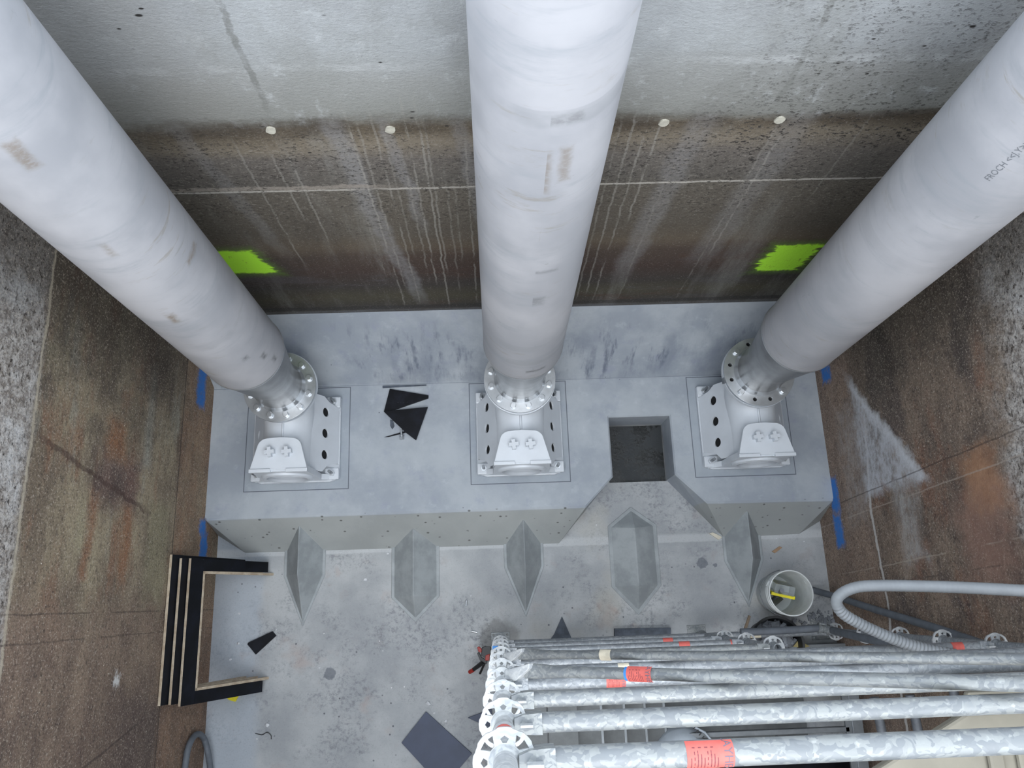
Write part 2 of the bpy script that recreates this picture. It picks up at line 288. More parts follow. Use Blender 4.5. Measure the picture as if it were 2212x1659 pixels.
def mat_floor():
    n = NT('worn_floor_concrete', .75); p = n.pos; X, Y, Z = n.sep(p)
    big = n.noise(p, 1.4, 6, .62); mid = n.noise(p, 5, 6, .65); fine = n.noise(p, 70, 5, .75)
    c = n.mix(n.step(n.wob(big, fine, .1), .36, .64), lin(154, 158, 162), lin(181, 184, 186))
    c = n.mix(n.mul(n.step(mid, .56, .72), .35), c, lin(160, 150, 148))
    pat = n.mul(n.step(n.noise(n.vadd(p, (4, 8, 1)), 2.0, 6, .65), .46, .60), n.step(n.noise(p, 24, 7, .85), .47, .60))
    c = n.mix(n.mul(pat, .6), c, lin(98, 102, 110))
    sand = n.mul(n.step(n.noise(n.vadd(p, (2, 3, 1)), 1.6, 3, .6), .52, .68), n.step(X, -.3, .4))
    c = n.mix(n.mul(sand, .4), c, lin(176, 172, 160))
    c = n.mix(n.mul(n.step(n.wob(X, mid, .15), -1.85, -1.95), .55), c, lin(172, 182, 194))
    c = n.mix(n.mul(n.step(n.noise(n.vadd(p, (1, 1, 7)), 2.4, 3, .6), .62, .72), .35), c, lin(176, 150, 138))
    dd, _ = n.voro(p, 11)
    c = n.mix(n.mul(n.step(dd, .10, .05), n.step(n.noise(p, 3, 2), .5, .58)), c, lin(96, 98, 104))
    d2, _ = n.voro(n.vadd(p, (5, 2, 0)), 9)
    c = n.mix(n.mul(n.step(d2, .06, .03), n.step(n.noise(p, 4, 2), .52, .58)), c, lin(220, 222, 224))
    for (px, py, r) in ((1518, 1216, .05), (712, 1456, .05), (1545, 1221, .015)):
        q = P(px, py); e = n.math('SQRT', n.math('ADD', n.math('POWER', n.math('SUBTRACT', X, q.x), 2), n.math('POWER', n.math('SUBTRACT', Y, q.y), 2)))
        c = n.mix(n.mul(n.step(n.wob(e, n.noise(p, 14, 4, .7), .07), r, r * .8), .7), c, lin(96, 102, 112))
    # damp patches at the scaffold foot
    q = P(1078, 1385); e = n.math('SQRT', n.math('ADD', n.math('POWER', n.math('SUBTRACT', X, q.x), 2), n.math('POWER', n.math('SUBTRACT', Y, q.y), 2)))
    c = n.mix(n.mul(n.step(n.wob(e, n.noise(p, 7, 4, .6), .22), .2, .12), .5), c, lin(104, 102, 98))
    # grout band at the foot of the plinth
    c = n.mix(n.mul(n.step(n.wob(Y, mid, .02), .415, .428), n.mul(n.step(Y, .5, .47), .55)), c, lin(196, 200, 202))
    c = n.mix(n.mul(n.step(fine, .52, .72), .4), c, lin(104, 104, 106))
    c = n.mix(n.mul(n.step(n.noise(p, 30, 6, .8), .55, .7), .3), c, lin(190, 190, 190))
    n.bump(n.math('ADD', fine, mid), .2, .006)
    return n.done(c)
def mat_splitter():
    n = NT('splitter_concrete', .6); p = n.pos
    big = n.noise(p, 6, 5, .6); fine = n.noise(p, 70, 4, .7)
    c = n.mix(n.step(big, .35, .65), lin(143, 149, 152), lin(163, 169, 172))
    c = n.mix(n.mul(n.step(fine, .55, .75), .2), c, lin(100, 104, 108))
    return n.done(c)
def mat_pipe(name, marks, rings, seed):
    # pickled stainless pipe: object z runs along the pipe, marks are (angle deg from the camera side, z, half arc m, half z, depth, brown)
    n = NT(name, .5, .05, .4); p = n.obj; X, Y, Z = n.sep(p)
    ps = n.vadd(p, (seed, seed * 2, seed))
    ang = n.math('ARCTAN2', X, Y); arc = n.math('MULTIPLY', ang, .254)
    big = n.noise(ps, 2.6, 5, .55); ringn = n.noise(ps, 1.0, 5, .65, (1.6, 1.6, 9))
    c = n.mix(n.step(big, .34, .68), lin(168, 170, 176), lin(187, 188, 193))
    c = n.mix(n.mul(n.step(ringn, .52, .70), .6), c, lin(156, 161, 168))
    c = n.mix(n.mul(n.step(n.noise(ps, 2.2, 6, .7, (1, 1, 3)), .60, .74), .35), c, lin(150, 146, 140))
    scuff = n.mul(n.step(n.noise(n.vadd(ps, (7, 2, 1)), 7, 6, .7, (.5, .5, 3.5)), .58, .68), n.step(n.noise(n.vadd(ps, (1, 9, 4)), 1.6, 4, .6), .48, .6))
    c = n.mix(n.mul(scuff, .45), c, lin(146, 136, 120))
    sp = n.mul(n.step(n.noise(ps, 16, 5, .6, (1, 1, .6)), .67, .74), n.step(n.noise(n.vadd(ps, (3, 1, 0)), 1.8, 3), .46, .6))
    c = n.mix(n.mul(sp, .5), c, lin(138, 142, 148))
    s2 = n.noise(ps, 9, 4, .6, (1, 1, 3.0)); c = n.mix(n.mul(n.step(s2, .71, .78), .55), c, lin(112, 112, 112))
    for z, strength in rings:
        zz = n.wob(Z, n.noise(ps, 3, 5, .6), .03)
        c = n.mix(n.mul(n.math('MAXIMUM', n.line(zz, z, .05), n.mul(n.line(zz, z + .04, .012), .8)), n.mul(n.step(n.noise(ps, 3, 4, .6), .38, .62), strength)), c, lin(150, 153, 158))
    for a, z, ha, hz, dep, br in marks:
        u = n.wob(arc, n.noise(ps, 24, 4, .7), .04); v = n.wob(Z, n.noise(n.vadd(ps, (1, 4, 0)), 20, 4, .7), .04)
        c = n.mix(n.mul(n.rect(u, v, math.radians(a) * .254, z, ha, hz, .02), n.mul(n.step(n.noise(ps, 30, 4, .7, (1, 1, 2)), .3, .6, .35, 1), dep)), c, lin(126, 110, 88) if br else lin(64, 65, 64))
    # long weld seam
    c = n.mix(n.mul(n.line(arc, -.055, .003), .3), c, lin(160, 164, 170))
    return n.done(c, n.step(big, .3, .7, .42, .56))
def mat_galv(name='galvanised_steel', a=(122, 127, 131), b=(146, 150, 150), rough=.45, metal=.3):
    n = NT(name, rough, metal); p = n.obj
    d, col = n.voro(n.vadd(n.vmul(p, (.55, 1, 1)), n.vmul(n.comb(n.noise(p, 9, 3), n.noise(n.vadd(p, (3, 1, 0)), 9, 3), 0), .12)), 100)
    r, g, bb = n.sep(col)
    c = n.mix(n.step(r, .25, .75), lin(*a), lin(*b))
    c = n.mix(n.mul(n.step(n.noise(p, 7, 4, .6), .55, .7), .4), c, lin(132, 137, 141))
    c = n.mix(n.mul(n.step(n.noise(p, 34, 3, .6), .62, .72), .45), c, lin(196, 198, 196))
    c = n.mix(n.mul(n.step(n.noise(p, 60, 4, .7), .35, .7), .25), c, lin(128, 132, 134))
    return n.done(c, n.step(g, .2, .8, rough - .08, rough + .12))
def mat_ply_edge():
    n = NT('plywood_edge', .7); X, Y, Z = n.sep(n.obj)
    f = n.noise(n.obj, 20, 4, .6, (1, 1, 1)); c = n.mix(n.step(f, .3, .7), lin(198, 186, 166), lin(172, 154, 132))
    return n.done(n.mix(n.mul(n.step(n.noise(n.obj, 60, 4, .6), .55, .7), .4), c, lin(150, 128, 104)))
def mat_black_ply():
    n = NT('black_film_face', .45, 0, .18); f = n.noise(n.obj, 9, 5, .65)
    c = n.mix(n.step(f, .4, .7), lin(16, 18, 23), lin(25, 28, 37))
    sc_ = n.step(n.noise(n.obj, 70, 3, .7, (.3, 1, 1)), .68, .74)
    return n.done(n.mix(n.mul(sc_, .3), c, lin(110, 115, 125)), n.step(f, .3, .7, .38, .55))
def mat_sludge():
    n = NT('wet_black_sludge', .2); p = n.pos
    a = n.noise(p, 5, 6, .65); b = n.noise(p, 40, 5, .8)
    c = n.mix(n.step(n.wob(a, b, .12), .44, .58), lin(15, 18, 16), lin(46, 50, 53))
    c = n.mix(n.mul(n.step(b, .60, .75), .45), c, lin(120, 124, 126))
    n.bump(b, .3, .01)
    return n.done(c, n.step(a, .42, .6, .08, .6))
M = dict(
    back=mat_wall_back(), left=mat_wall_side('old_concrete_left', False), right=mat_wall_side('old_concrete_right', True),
    plinth=mat_plinth(), floor=mat_floor(), splitter=mat_splitter(), sludge=mat_sludge(),
    cast=flat('white_cast_paint', (204, 210, 217), .3, 0, .05, 4), hole=flat('dark_cavity', (14, 15, 17), .9),
    stainless=flat('bright_stainless', (196, 200, 204), .3, .75, .12, 9), reducer=flat('brushed_reducer', (138, 139, 140), .33, .8, .2, 6),
    bolt=flat('bolt_steel', (200, 204, 208), .3, .8), stud=flat('dark_stud_steel', (120, 124, 128), .4, .8),
    galv=mat_galv(), galv2=mat_galv('weathered_galvanised', (130, 136, 142), (154, 159, 164), .5, .3), galvw=mat_galv('zinc_white', (172, 176, 180), (192, 195, 196), .5, .1),
    darktube=flat('dusty_dark_tube', (104, 108, 114), .6, .3, .25, 14), edge=mat_ply_edge(), ply=mat_black_ply(),
    red=flat('red_sticker', (206, 100, 92), .55, 0, .10, 30), cream=flat('faded_sticker', (214, 206, 186), .6, 0, .12, 30), ink=flat('sticker_ink', (120, 60, 66), .6), greyink=flat('sticker_grey', (112, 102, 116), .6),
    blueink=flat('sticker_blue', (60, 130, 200), .6),
    bucket=flat('dirty_white_plastic', (206, 210, 210), .5, 0, .12, 8), yellow=flat('yellow_plastic', (226, 214, 30), .45), clear=None,
    tool=flat('grey_tool', (112, 116, 122), .5, .2), rust=flat('rusty_iron', (84, 52, 46), .7), blackp=flat('black_plastic', (30, 31, 33), .45), redp=flat('red_plastic', (150, 44, 36), .45),
    pvc=flat('grey_pvc_hose', (150, 155, 160), .45, 0, .06, 10), hose=flat('dark_rubber_hose', (100, 106, 114), .6, 0, .14, 12),
    alu=flat('dull_aluminium', (128, 133, 137), .45, .4, .12, 10), tread=flat('stair_tread_alu', (98, 101, 102), .55, .3, .12, 14), deck=flat('weathered_deck', (130, 126, 114), .6, .05, .1, 5),
    rubble=flat('rubble', (128, 132, 138), .85, 0, .3, 10), wood=flat('raw_timber', (150, 132, 112), .75, 0, .2, 12), chip=flat('pale_chip', (205, 208, 212), .7),
    bag=flat('grey_tarpaulin', (188, 197, 206), .5, 0, .1, 6), blueply=flat('blue_black_film', (52, 62, 86), .5, 0, .12, 8), slate=flat('dusty_black_offcut', (70, 78, 90), .6, 0, .3, 20), plug=flat('pale_plug', (186, 184, 172), .7, 0, .15, 30), textink=flat('pipe_marking', (120, 124, 130), .6),
)
_n = NT('clear_plastic', .15); _n.b.inputs['Transmission Weight'].default_value = .85; M['clear'] = _n.done((.85, .9, .92, 1))

# ------------------------------------------------------------------ mesh helpers
def link(name, me, mat, parent=None):
    o = bpy.data.objects.new(name, me); COL.objects.link(o)
    if mat is not None: me.materials.append(mat)
    if parent is not None: o.parent = parent
    return o
def fin(name, bm, mat, parent=None, smooth=None, bev=0, seg=2):
    bmesh.ops.recalc_face_normals(bm, faces=bm.faces)
    me = bpy.data.meshes.new(name); bm.to_mesh(me); bm.free()
    o = link(name, me, mat, parent)
    if smooth is not None:
        for f in me.polygons: f.use_smooth = True
        me.set_sharp_from_angle(angle=math.radians(smooth))
    if bev:
        b = o.modifiers.new('bevel', 'BEVEL'); b.width = bev; b.segments = seg; b.limit_method = 'ANGLE'; b.angle_limit = math.radians(35)
    return o
def box_bm(bm, lo, hi, mtx=None):
    vs = [bm.verts.new((x, y, z)) for x in (lo[0], hi[0]) for y in (lo[1], hi[1]) for z in (lo[2], hi[2])]
    for f in ((0, 1, 3, 2), (4, 6, 7, 5), (0, 4, 5, 1), (2, 3, 7, 6), (0, 2, 6, 4), (1, 5, 7, 3)): bm.faces.new([vs[i] for i in f])
    if mtx:
        for v in vs: v.co = mtx @ v.co
    return bm
def box(name, lo, hi, mat, parent=None, bev=0, mtx=None):
    return fin(name, box_bm(bmesh.new(), lo, hi, mtx), mat, parent, bev=bev)
def prism_bm(bm, outer, z0, z1, holes=(), mtx=None):
    loops = [list(outer)] + [list(h) for h in holes]
    pts = [p for l in loops for p in l]
    tri = tessellate_polygon([[Vector((p[0], p[1], 0)) for p in l] for l in loops])
    lo = [bm.verts.new((p[0], p[1], z0)) for p in pts]; hi = [bm.verts.new((p[0], p[1], z1)) for p in pts]
    for t in tri:
        try:
            bm.faces.new([lo[i] for i in t][::-1]); bm.faces.new([hi[i] for i in t])
        except ValueError: pass
    k = 0
    for l in loops:
        m = len(l)
        for i in range(m):
            a, b = k + i, k + (i + 1) % m
            bm.faces.new((lo[a], lo[b], hi[b], hi[a]))
        k += m
    if mtx:
        for v in lo + hi: v.co = mtx @ v.co
    return bm
def prism(name, outer, z0, z1, mat, parent=None, holes=(), mtx=None, bev=0, smooth=None):
    return fin(name, prism_bm(bmesh.new(), outer, z0, z1, holes, mtx), mat, parent, smooth, bev)
def circ(cx, cy, r, n=16, a0=0): return [(cx + r * math.cos(a0 + 2 * PI * i / n), cy + r * math.sin(a0 + 2 * PI * i / n)) for i in range(n)]
def frames(path):
    path = [Vector(p) for p in path]; T = []
    for i in range(len(path)):
        a = path[max(0, i - 1)]; b = path[min(len(path) - 1, i + 1)]; T.append((b - a).normalized())
    u = T[0].orthogonal().normalized(); out = []
    for i, t in enumerate(T):
        u = (u - t * u.dot(t)).normalized(); out.append((path[i], u, t.cross(u)))
    return out
def tube_bm(bm, path, r, n=16, caps=True, inner=None):
    rs = r if hasattr(r, '__len__') else [r] * len(path)
    rings = []
    for (p, u, v), rr in zip(frames(path), rs):
        rings.append([bm.verts.new(p + (u * math.cos(2 * PI * i / n) + v * math.sin(2 * PI * i / n)) * rr) for i in range(n)])
    for a, b in zip(rings, rings[1:]):
        for i in range(n): bm.faces.new((a[i], a[(i + 1) % n], b[(i + 1) % n], b[i]))
    if caps: bm.faces.new(rings[0][::-1]); bm.faces.new(rings[-1])
    return bm
def tube(name, path, r, mat, parent=None, n=16, caps=True): return fin(name, tube_bm(bmesh.new(), path, r, n, caps), mat, parent, smooth=50)
def spline(pts, k=8):
    pts = [Vector(p) for p in pts]; q = [pts[0] * 2 - pts[1]] + pts + [pts[-1] * 2 - pts[-2]]; out = []
    for i in range(1, len(q) - 2):
        for j in range(k):
            t = j / k; a, b, c, d = q[i - 1], q[i], q[i + 1], q[i + 2]
            out.append(.5 * ((2 * b) + (c - a) * t + (2 * a - 5 * b + 4 * c - d) * t * t + (3 * b - a - 3 * c + d) * t ** 3))
    return out + [pts[-1]]
def lathe_bm(bm, prof, n=40, closed=False):
    rings = [[bm.verts.new((r * math.cos(2 * PI * i / n), r * math.sin(2 * PI * i / n), z)) for i in range(n)] for r, z in prof]
    pr = list(zip(rings, rings[1:])) + ([(rings[-1], rings[0])] if closed else [])
    for a, b in pr:
        for i in range(n): bm.faces.new((a[i], a[(i + 1) % n], b[(i + 1) % n], b[i]))
    return bm
def lathe(name, prof, mat, parent=None, n=40, closed=False, smooth=35): return fin(name, lathe_bm(bmesh.new(), prof, n, closed), mat, parent, smooth)
def empty(name, loc, rz=0):
    o = bpy.data.objects.new(name, None); COL.objects.link(o); o.empty_display_size = .05
    o.location = loc; o.rotation_euler = (0, 0, rz); return o
def tag(o, label, cat, group=None):
    o['label'] = label; o['category'] = cat
    if group: o['group'] = group
    return o
def struct(o): o['kind'] = 'structure'; return o
def lookat(a, b):   # matrix with local X from a to b, local Z as upright as possible
    x = (Vector(b) - Vector(a)).normalized(); z = Vector((0, 0, 1)); y = z.cross(x)
    y = Vector((0, 1, 0)) if y.length < 1e-4 else y.normalized(); z = x.cross(y)
    m = Matrix((x, y, z)).transposed().to_4x4(); m.translation = Vector(a); return m

# ------------------------------------------------------------------ the pit
HP = .32
SX0, SX1, SY0, SY1 = .955, 1.44, .93, 1.42
struct(box('wall_back', (XL - .4, YB, -.6), (XR + .4, YB + .4, TOP), M['back']))
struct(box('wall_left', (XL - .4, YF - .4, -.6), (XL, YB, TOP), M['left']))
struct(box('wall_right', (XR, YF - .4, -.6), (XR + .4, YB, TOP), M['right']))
struct(box('wall_front', (XL, YF - .4, -.6), (XR, YF, TOP), M['left']))
struct(prism('floor', [(XL, YF), (XR, YF), (XR, YB), (XL, YB)], -.3, 0, M['floor'], holes=[[(SX0, SY0), (SX0, SY1), (SX1, SY1), (SX1, SY0)]]))
struct(prism('sump_floor', [(SX0 - .02, SY0 - .02), (SX1 + .02, SY0 - .02), (SX1 + .02, SY1 + .02), (SX0 - .02, SY1 + .02)], -.32, -.30, M['hole']))
sl = prism('sludge', [(SX0, SY0), (SX1, SY0), (SX1, SY1), (SX0, SY1)], -.3, -.045, M['sludge']); sl['kind'] = 'stuff'
tag(sl, 'black wet sludge filling the square sump in the plinth', 'sludge')

# plinth: flat top with battered front, square notch over the sump, steep rear fillet
def plinth():
    bm = bmesh.new(); V = lambda x, y, z: bm.verts.new((x, y, z))
    yb = .445
    # left block
    a = [V(XL, .70, HP), V(.712, .70, HP), V(.94, .93, HP), V(.94, 1.42, HP), V(1.44, 1.42, HP), V(1.44, .935, HP), V(1.672, .70, HP), V(XR, .69, HP), V(XR, 1.752, HP), V(XL, 1.765, HP)]
    b = [V(XL, .60, 0), V(.505, yb, 0), V(.94, .93, 0), V(.94, 1.42, 0), V(1.44, 1.42, 0), V(1.44, .935, 0), V(1.872, yb, 0), V(XR, .555, 0), V(XR, 1.752, 0), V(XL, 1.765, 0)]
    c = V(-2.05, yb + .01, 0); d = V(2.50, yb + .01, 0)
    for t in tessellate_polygon([[Vector((v.co.x, v.co.y, 0)) for v in a]]): bm.faces.new([a[i] for i in t])
    bm.faces.new((a[0], b[0], c)); bm.faces.new((a[0], c, b[1], a[1]))
    for i in (1, 2, 3, 4, 5): bm.faces.new((a[i], b[i], b[i + 1], a[i + 1]))
    bm.faces.new((a[6], b[6], d, a[7])); bm.faces.new((a[7], d, b[7]))
    # rear fillet
    e = [V(XR, YB, 1.0), V(XL, YB, 1.0), V(XR, YB, 0), V(XL, YB, 0)]
    bm.faces.new((a[8], e[0], e[1], a[9]))
    bm.faces.new((a[8], b[8], e[2], e[0])); bm.faces.new((a[9], e[1], e[3], b[9])); bm.faces.new((e[0], e[2], e[3], e[1]))
    bm.faces.new((a[7], b[7], b[8], a[8])); bm.faces.new((a[0], a[9], b[9], b[0]))
    lo = [b[0], b[9], e[3], e[2], b[8], b[7], d, b[6], b[5], b[4], b[3], b[2], b[1], c]
    for t in tessellate_polygon([[Vector((v.co.x, v.co.y, 0)) for v in lo]]): bm.faces.new([lo[i] for i in t])
    bmesh.ops.recalc_face_normals(bm, faces=bm.faces)
    es = [e_ for e_ in bm.edges if any({a[i], a[i + 1]} == set(e_.verts) for i in range(0, 7))]
    bmesh.ops.bevel(bm, geom=es, offset=.012, segments=1, affect='EDGES', clamp_overlap=True)
    return struct(fin('plinth', bm, M['plinth']))
plinth()

def splitter(cx, hw, y0, y1, yt, h, back, label):
    bm = bmesh.new(); V = lambda x, y, z: bm.verts.new((x, y, z))
    yr = min(back, .70) if back else None
    tip = V(cx, yt, 0); fl, fr = V(cx - hw, y0, 0), V(cx + hw, y0, 0); r0 = V(cx, y0, h)
    if back:   # runs into the battered face of the plinth
        bl, br = V(cx - hw, y1, 0), V(cx + hw, y1, 0); r1 = V(cx, back, h); bt = V(cx, back, 0)
    else:
        bl, br = V(cx - hw, y1, 0), V(cx + hw, y1, 0); r1 = V(cx, y1 - .02, h); bt = V(cx, .70, 0)
    bm.faces.new((tip, r0, fl)); bm.faces.new((tip, fr, r0)); bm.faces.new((fl, r0, r1, bl)); bm.faces.new((fr, br, r1, r0))
    bm.faces.new((bl, r1, bt)); bm.faces.new((br, bt, r1)); bm.faces.new((tip, fl, bl, bt, br, fr))
    o = fin('flow_splitter', bm, M['splitter'], bev=.006)
    # grout skirt around the foot
    sk = bmesh.new(); g = .016
    pts = [(cx, yt - g * 1.6), (cx + hw + g, y0 - g * .3), (cx + hw + g, y1), (cx - hw - g, y1), (cx - hw - g, y0 - g * .3)]
    if not back: pts = [pts[0], pts[1], (cx + hw + g, y1 + .01), (cx, .70 + g * 1.4), (cx - hw - g, y1 + .01), pts[4]]
    fin('grout_skirt', prism_bm(sk, pts, 0.0, .009), M['splitter'], o, bev=.003)
    return tag(o, label, 'concrete splitter', 'flow splitters along the foot of the plinth')
splitter(-1.565, .150, .262, .47, -.112, .24, .64, 'tall narrow concrete splitter in front of the left pump foot, nearest the black frames')
splitter(-.670, .178, .066, .47, -.108, .185, .59, 'wide flat hexagonal concrete splitter between the two tall ones left of the scaffold')
splitter(.213, .146, .272, .47, -.100, .23, .63, 'slim concrete splitter in front of the middle pump foot')
splitter(1.117, .186, .087, .56, -.116, .12, None, 'low wide concrete splitter lying before the dark square sump')
splitter(2.015, .145, .262, .47, -.085, .24, .64, 'sharp ridged concrete splitter just above the white bucket')

for k, (px, py) in enumerate(((585, 280), (843, 279), (1434, 264), (1684, 258))):
    q = PY(px, py, YB)
    o = fin('tie_hole_plug', prism_bm(bmesh.new(), [(.024 * math.cos(t * .5) * (1 + .12 * math.sin(t * 2)), .026 * math.sin(t * .5)) for t in range(12)], 0, .008, (), Matrix.Translation((q.x, YB + .001, q.z)) @ Matrix.Rotation(PI / 2, 4, 'X')), M['plug'])
    tag(o, ('pale plug in the back wall nearest the left pipe', 'pale plug in the back wall just left of the middle pipe', 'pale plug in the back wall just right of the middle pipe', 'pale plug in the back wall nearest the right pipe')[k], 'plug', 'filled tie holes in the back wall')

# ------------------------------------------------------------------ pump feet
def pump_foot(x, y, flx, label, sgn=1):
    r = empty('pump_discharge_foot', (x, y, HP)); tag(r, label, 'pump foot', 'cast pump feet on the plinth')
    fx = flx - x
    # base plate
    prism('base_plate', [(-.345, -.33), (-.27, -.355), (.27, -.355), (.345, -.33), (.345, .33), (-.345, .33)], 0, .035, M['cast'], r, bev=.008)
    # elbow body
    path = spline([(0, -.30, .27), (0, -.12, .27), (fx * .3, .05, .275), (fx * .8, .19, .33), (fx, .265, .43), (fx, .28, .54)], 6)
    b = tube('elbow_body', path, [.19] * len(path), M['cast'], r, 32, False)
    # seam ridge
    fin('casting_seam', tube_bm(bmesh.new(), spline([(0, -.12, .458), (fx * .2, .0, .462), (fx * .6, .08, .475), (fx * .8, .12, .50)], 6), .009, 8), M['cast'], b, smooth=60)
    lathe('casting_flange', [(.19, .50), (.258, .545), (.268, .55), (.268, .585), (.15, .585)], M['cast'], r, 48).location = (fx, .28, 0)
    # front plate with the inlet
    mt = Matrix.Translation((0, -.30, 0)) @ Matrix.Rotation(PI / 2, 4, 'X')
    front = prism('front_plate', [(-.315, .03), (-.22, .10), (-.215, .33), (-.195, .52), (.195, .52), (.215, .33), (.22, .10), (.315, .03)], 0, .045, M['cast'], r, [circ(0, .27, .155, 40)], mt, bev=.006)
    ring = lathe('inlet_ring', [(.150, 0), (.150, .022), (.168, .026), (.186, .018), (.19, 0)], M['cast'], r, 40); ring.matrix_local = Matrix.Translation((0, -.342, .27)) @ Matrix.Rotation(PI / 2, 4, 'X')
    lathe('inlet_lining', [(.153, -.03), (.153, .26)], M['cast'], r, 40).matrix_local = Matrix.Translation((0, -.315, .27)) @ Matrix.Rotation(-PI / 2, 4, 'X')
    # claw plate with rounded back
    pts = [(-.208, -.335), (.208, -.335), (.205, -.315)]
    pts += [(.088 + .075 * math.cos(t), -.172 + .075 * math.sin(t)) for t in [math.radians(d) for d in range(18, 85, 8)]]
    pts += [(.05, -.093), (0, -.09), (-.05, -.093)]
    pts += [(-.088 - .075 * math.cos(t), -.172 + .075 * math.sin(t)) for t in [math.radians(d) for d in range(82, 17, -8)]] + [(-.205, -.315)]
    cl = prism('claw_plate', pts, .485, .53, M['cast'], r, bev=.007)
    bmk = bmesh.new(); box_bm(bmk, (-.13, -.30, .40), (.13, -.13, .487)); fin('claw_support', bmk, M['cast'], r, bev=.01)
    for s in (-1, 1):
        lip = box('claw_lip', (.055 if s > 0 else -.212, -.352, .505), (.212 if s > 0 else -.055, -.325, .542), M['cast'], cl, bev=.004)
    for s in (-1, 1):
        bmc = bmesh.new(); cx, cy = s * .062, -.205; L, t = .036, .0135
        cr = [(L, -t), (L, t), (t, t), (t, L), (-t, L), (-t, t), (-L, t), (-L, -t), (-t, -t), (-t, -L), (t, -L), (t, -t)]
        mm = Matrix.Translation((cx, cy, 0)) @ Matrix.Rotation(.1, 4, 'Z')
        fin('cross_boss', prism_bm(bmc, cr, .525, .575, (), mm), M['cast'], cl, bev=.003)
    # perforated wing plates
    for s in (-1, 1):
        p0 = Vector((s * .338, 0, .035)); p1 = Vector((s * .175, 0, .335)); sd = (p1 - p0); L = sd.length; sd.normalize()
        nn = Vector((0, 1, 0)).cross(sd) if s < 0 else sd.cross(Vector((0, 1, 0)))
        nn = nn if nn.z > 0 else -nn
        m4 = Matrix((sd, Vector((0, 1, 0)), nn)).transposed().to_4x4(); m4.translation = p0
        # local x runs up the slope, y along the foot
        out = [(0, -.215), (.05, -.225), (.13, -.245), (.19, -.30), (L, -.30), (L, .30), (.19, .30), (.13, .265), (.05, .245), (0, .235)]
        hs = [circ(.165, yy, .036, 24) for yy in (-.165, .005, .175)]
        wp = prism('wing_plate', out, -.014, 0, M['cast'], r, hs, m4, bev=.004)
        for yy in (-.165, .005, .175):
            prism('hole_shade_disc', circ(.165, yy, .0365, 24), -.020, -.0145, M['hole'], wp, (), m4)  # near-black disc behind each hole, painting the shade inside it
        # feet with anchor studs
        for yy in (-.295, .285):
            ft = box('anchor_foot', (s * .345 if s < 0 else .235, yy - .045, .03), (-.235 if s < 0 else .345, yy + .045, .062), M['cast'], r, bev=.008)
            # sloping pocket wall
            bmw = bmesh.new(); ya, yb_ = (yy + .045, yy + .075) if yy < 0 else (yy - .075, yy - .045)
            prism_bm(bmw, [(s * .345, .03), (s * .215, .03), (s * .215, .20)], ya, yb_, (), Matrix.Rotation(PI / 2, 4, 'X') @ Matrix.Scale(-1, 4, (0, 0, 1)))
            fin('pocket_wall', bmw, M['cast'], ft, bev=.004)
            st = tube('anchor_stud', [(s * .293, yy, .05), (s * .293, yy, .175)], .0125, M['stud'], r, 12)
            prism('stud_nut', circ(s * .293, yy, .023, 6), .062, .085, M['bolt'], st)
    return r
PF = [(-1.58, 1.315, -1.573), (.203, 1.315, .203), (2.015, 1.315, 2.0)]
pump_foot(*PF[0], 'white cast pump foot on the left of the plinth, right wing plate turned to view')
pump_foot(*PF[1], 'white cast pump foot in the middle, both wing plates showing')
pump_foot(*PF[2], 'white cast pump foot right of the square sump')

# ------------------------------------------------------------------ riser pipes
def riser(x, y, top, mat, label, bolts_at, turn=0.0):
    zf = .908
    r = empty('riser_pipe', (x, y, zf)); tag(r, label, 'pipe', 'stainless riser pipes')
    hs = [circ(.222 * math.sin(math.radians(15 + 30 * k)), .222 * math.cos(math.radians(15 + 30 * k)), .015, 12) for k in range(12)]
    fl = prism('pipe_flange', circ(0, 0, .266, 64), 0, .032, M['stainless'], r, hs + [circ(0, 0, .16, 48)], bev=.003, smooth=30)
    lathe('flange_hub', [(.193, .030), (.190, .040), (.182, .075), (.178, .09)], M['stainless'], fl, 48)
    for k in range(12):
        a = math.radians(15 + 30 * k); bx, by = .222 * math.sin(a), .222 * math.cos(a)
        if k in bolts_at:
            wsh = prism('flange_bolt', circ(bx, by, .023, 6, a), .036, .058, M['bolt'], r, bev=.003)
            prism('washer', circ(bx, by, .027, 20), .032, .037, M['bolt'], wsh)
        else:
            prism('empty_hole_shade_disc', circ(bx, by, .0155, 14), .004, .012, M['hole'], fl)  # near-black disc set in the hole to paint its inner shade
    lathe('reducer', [(.178, .088), (.178, .30), (.184, .36), (.205, .52), (.232, .72), (.247, .82), (.252, .868)], M['reducer'], r, 64, smooth=60)
    lathe('weld_bead', [(.252, .862), (.257, .868), (.258, .874), (.257, .88), (.252, .886)], M['stainless'], r, 64, smooth=80)
    L = 6.2 - zf
    bm = lathe_bm(bmesh.new(), [(.252, .870), (.254, .880), (.254, L), (.244, L)], 96)
    o = fin('pipe_shell', bm, mat, r, smooth=40)
    # lean of the pipe: the top centre sits at `top`
    k = (L - .87)
    dx, dy = top[0] - x, top[1] - y
    for v in o.data.vertices:
        t = max(0, (v.co.z - .88) / (5.0 - zf - .88)); v.co.x += dx * t; v.co.y += dy * t
    return r, o, dx, dy
allb = set(range(12))
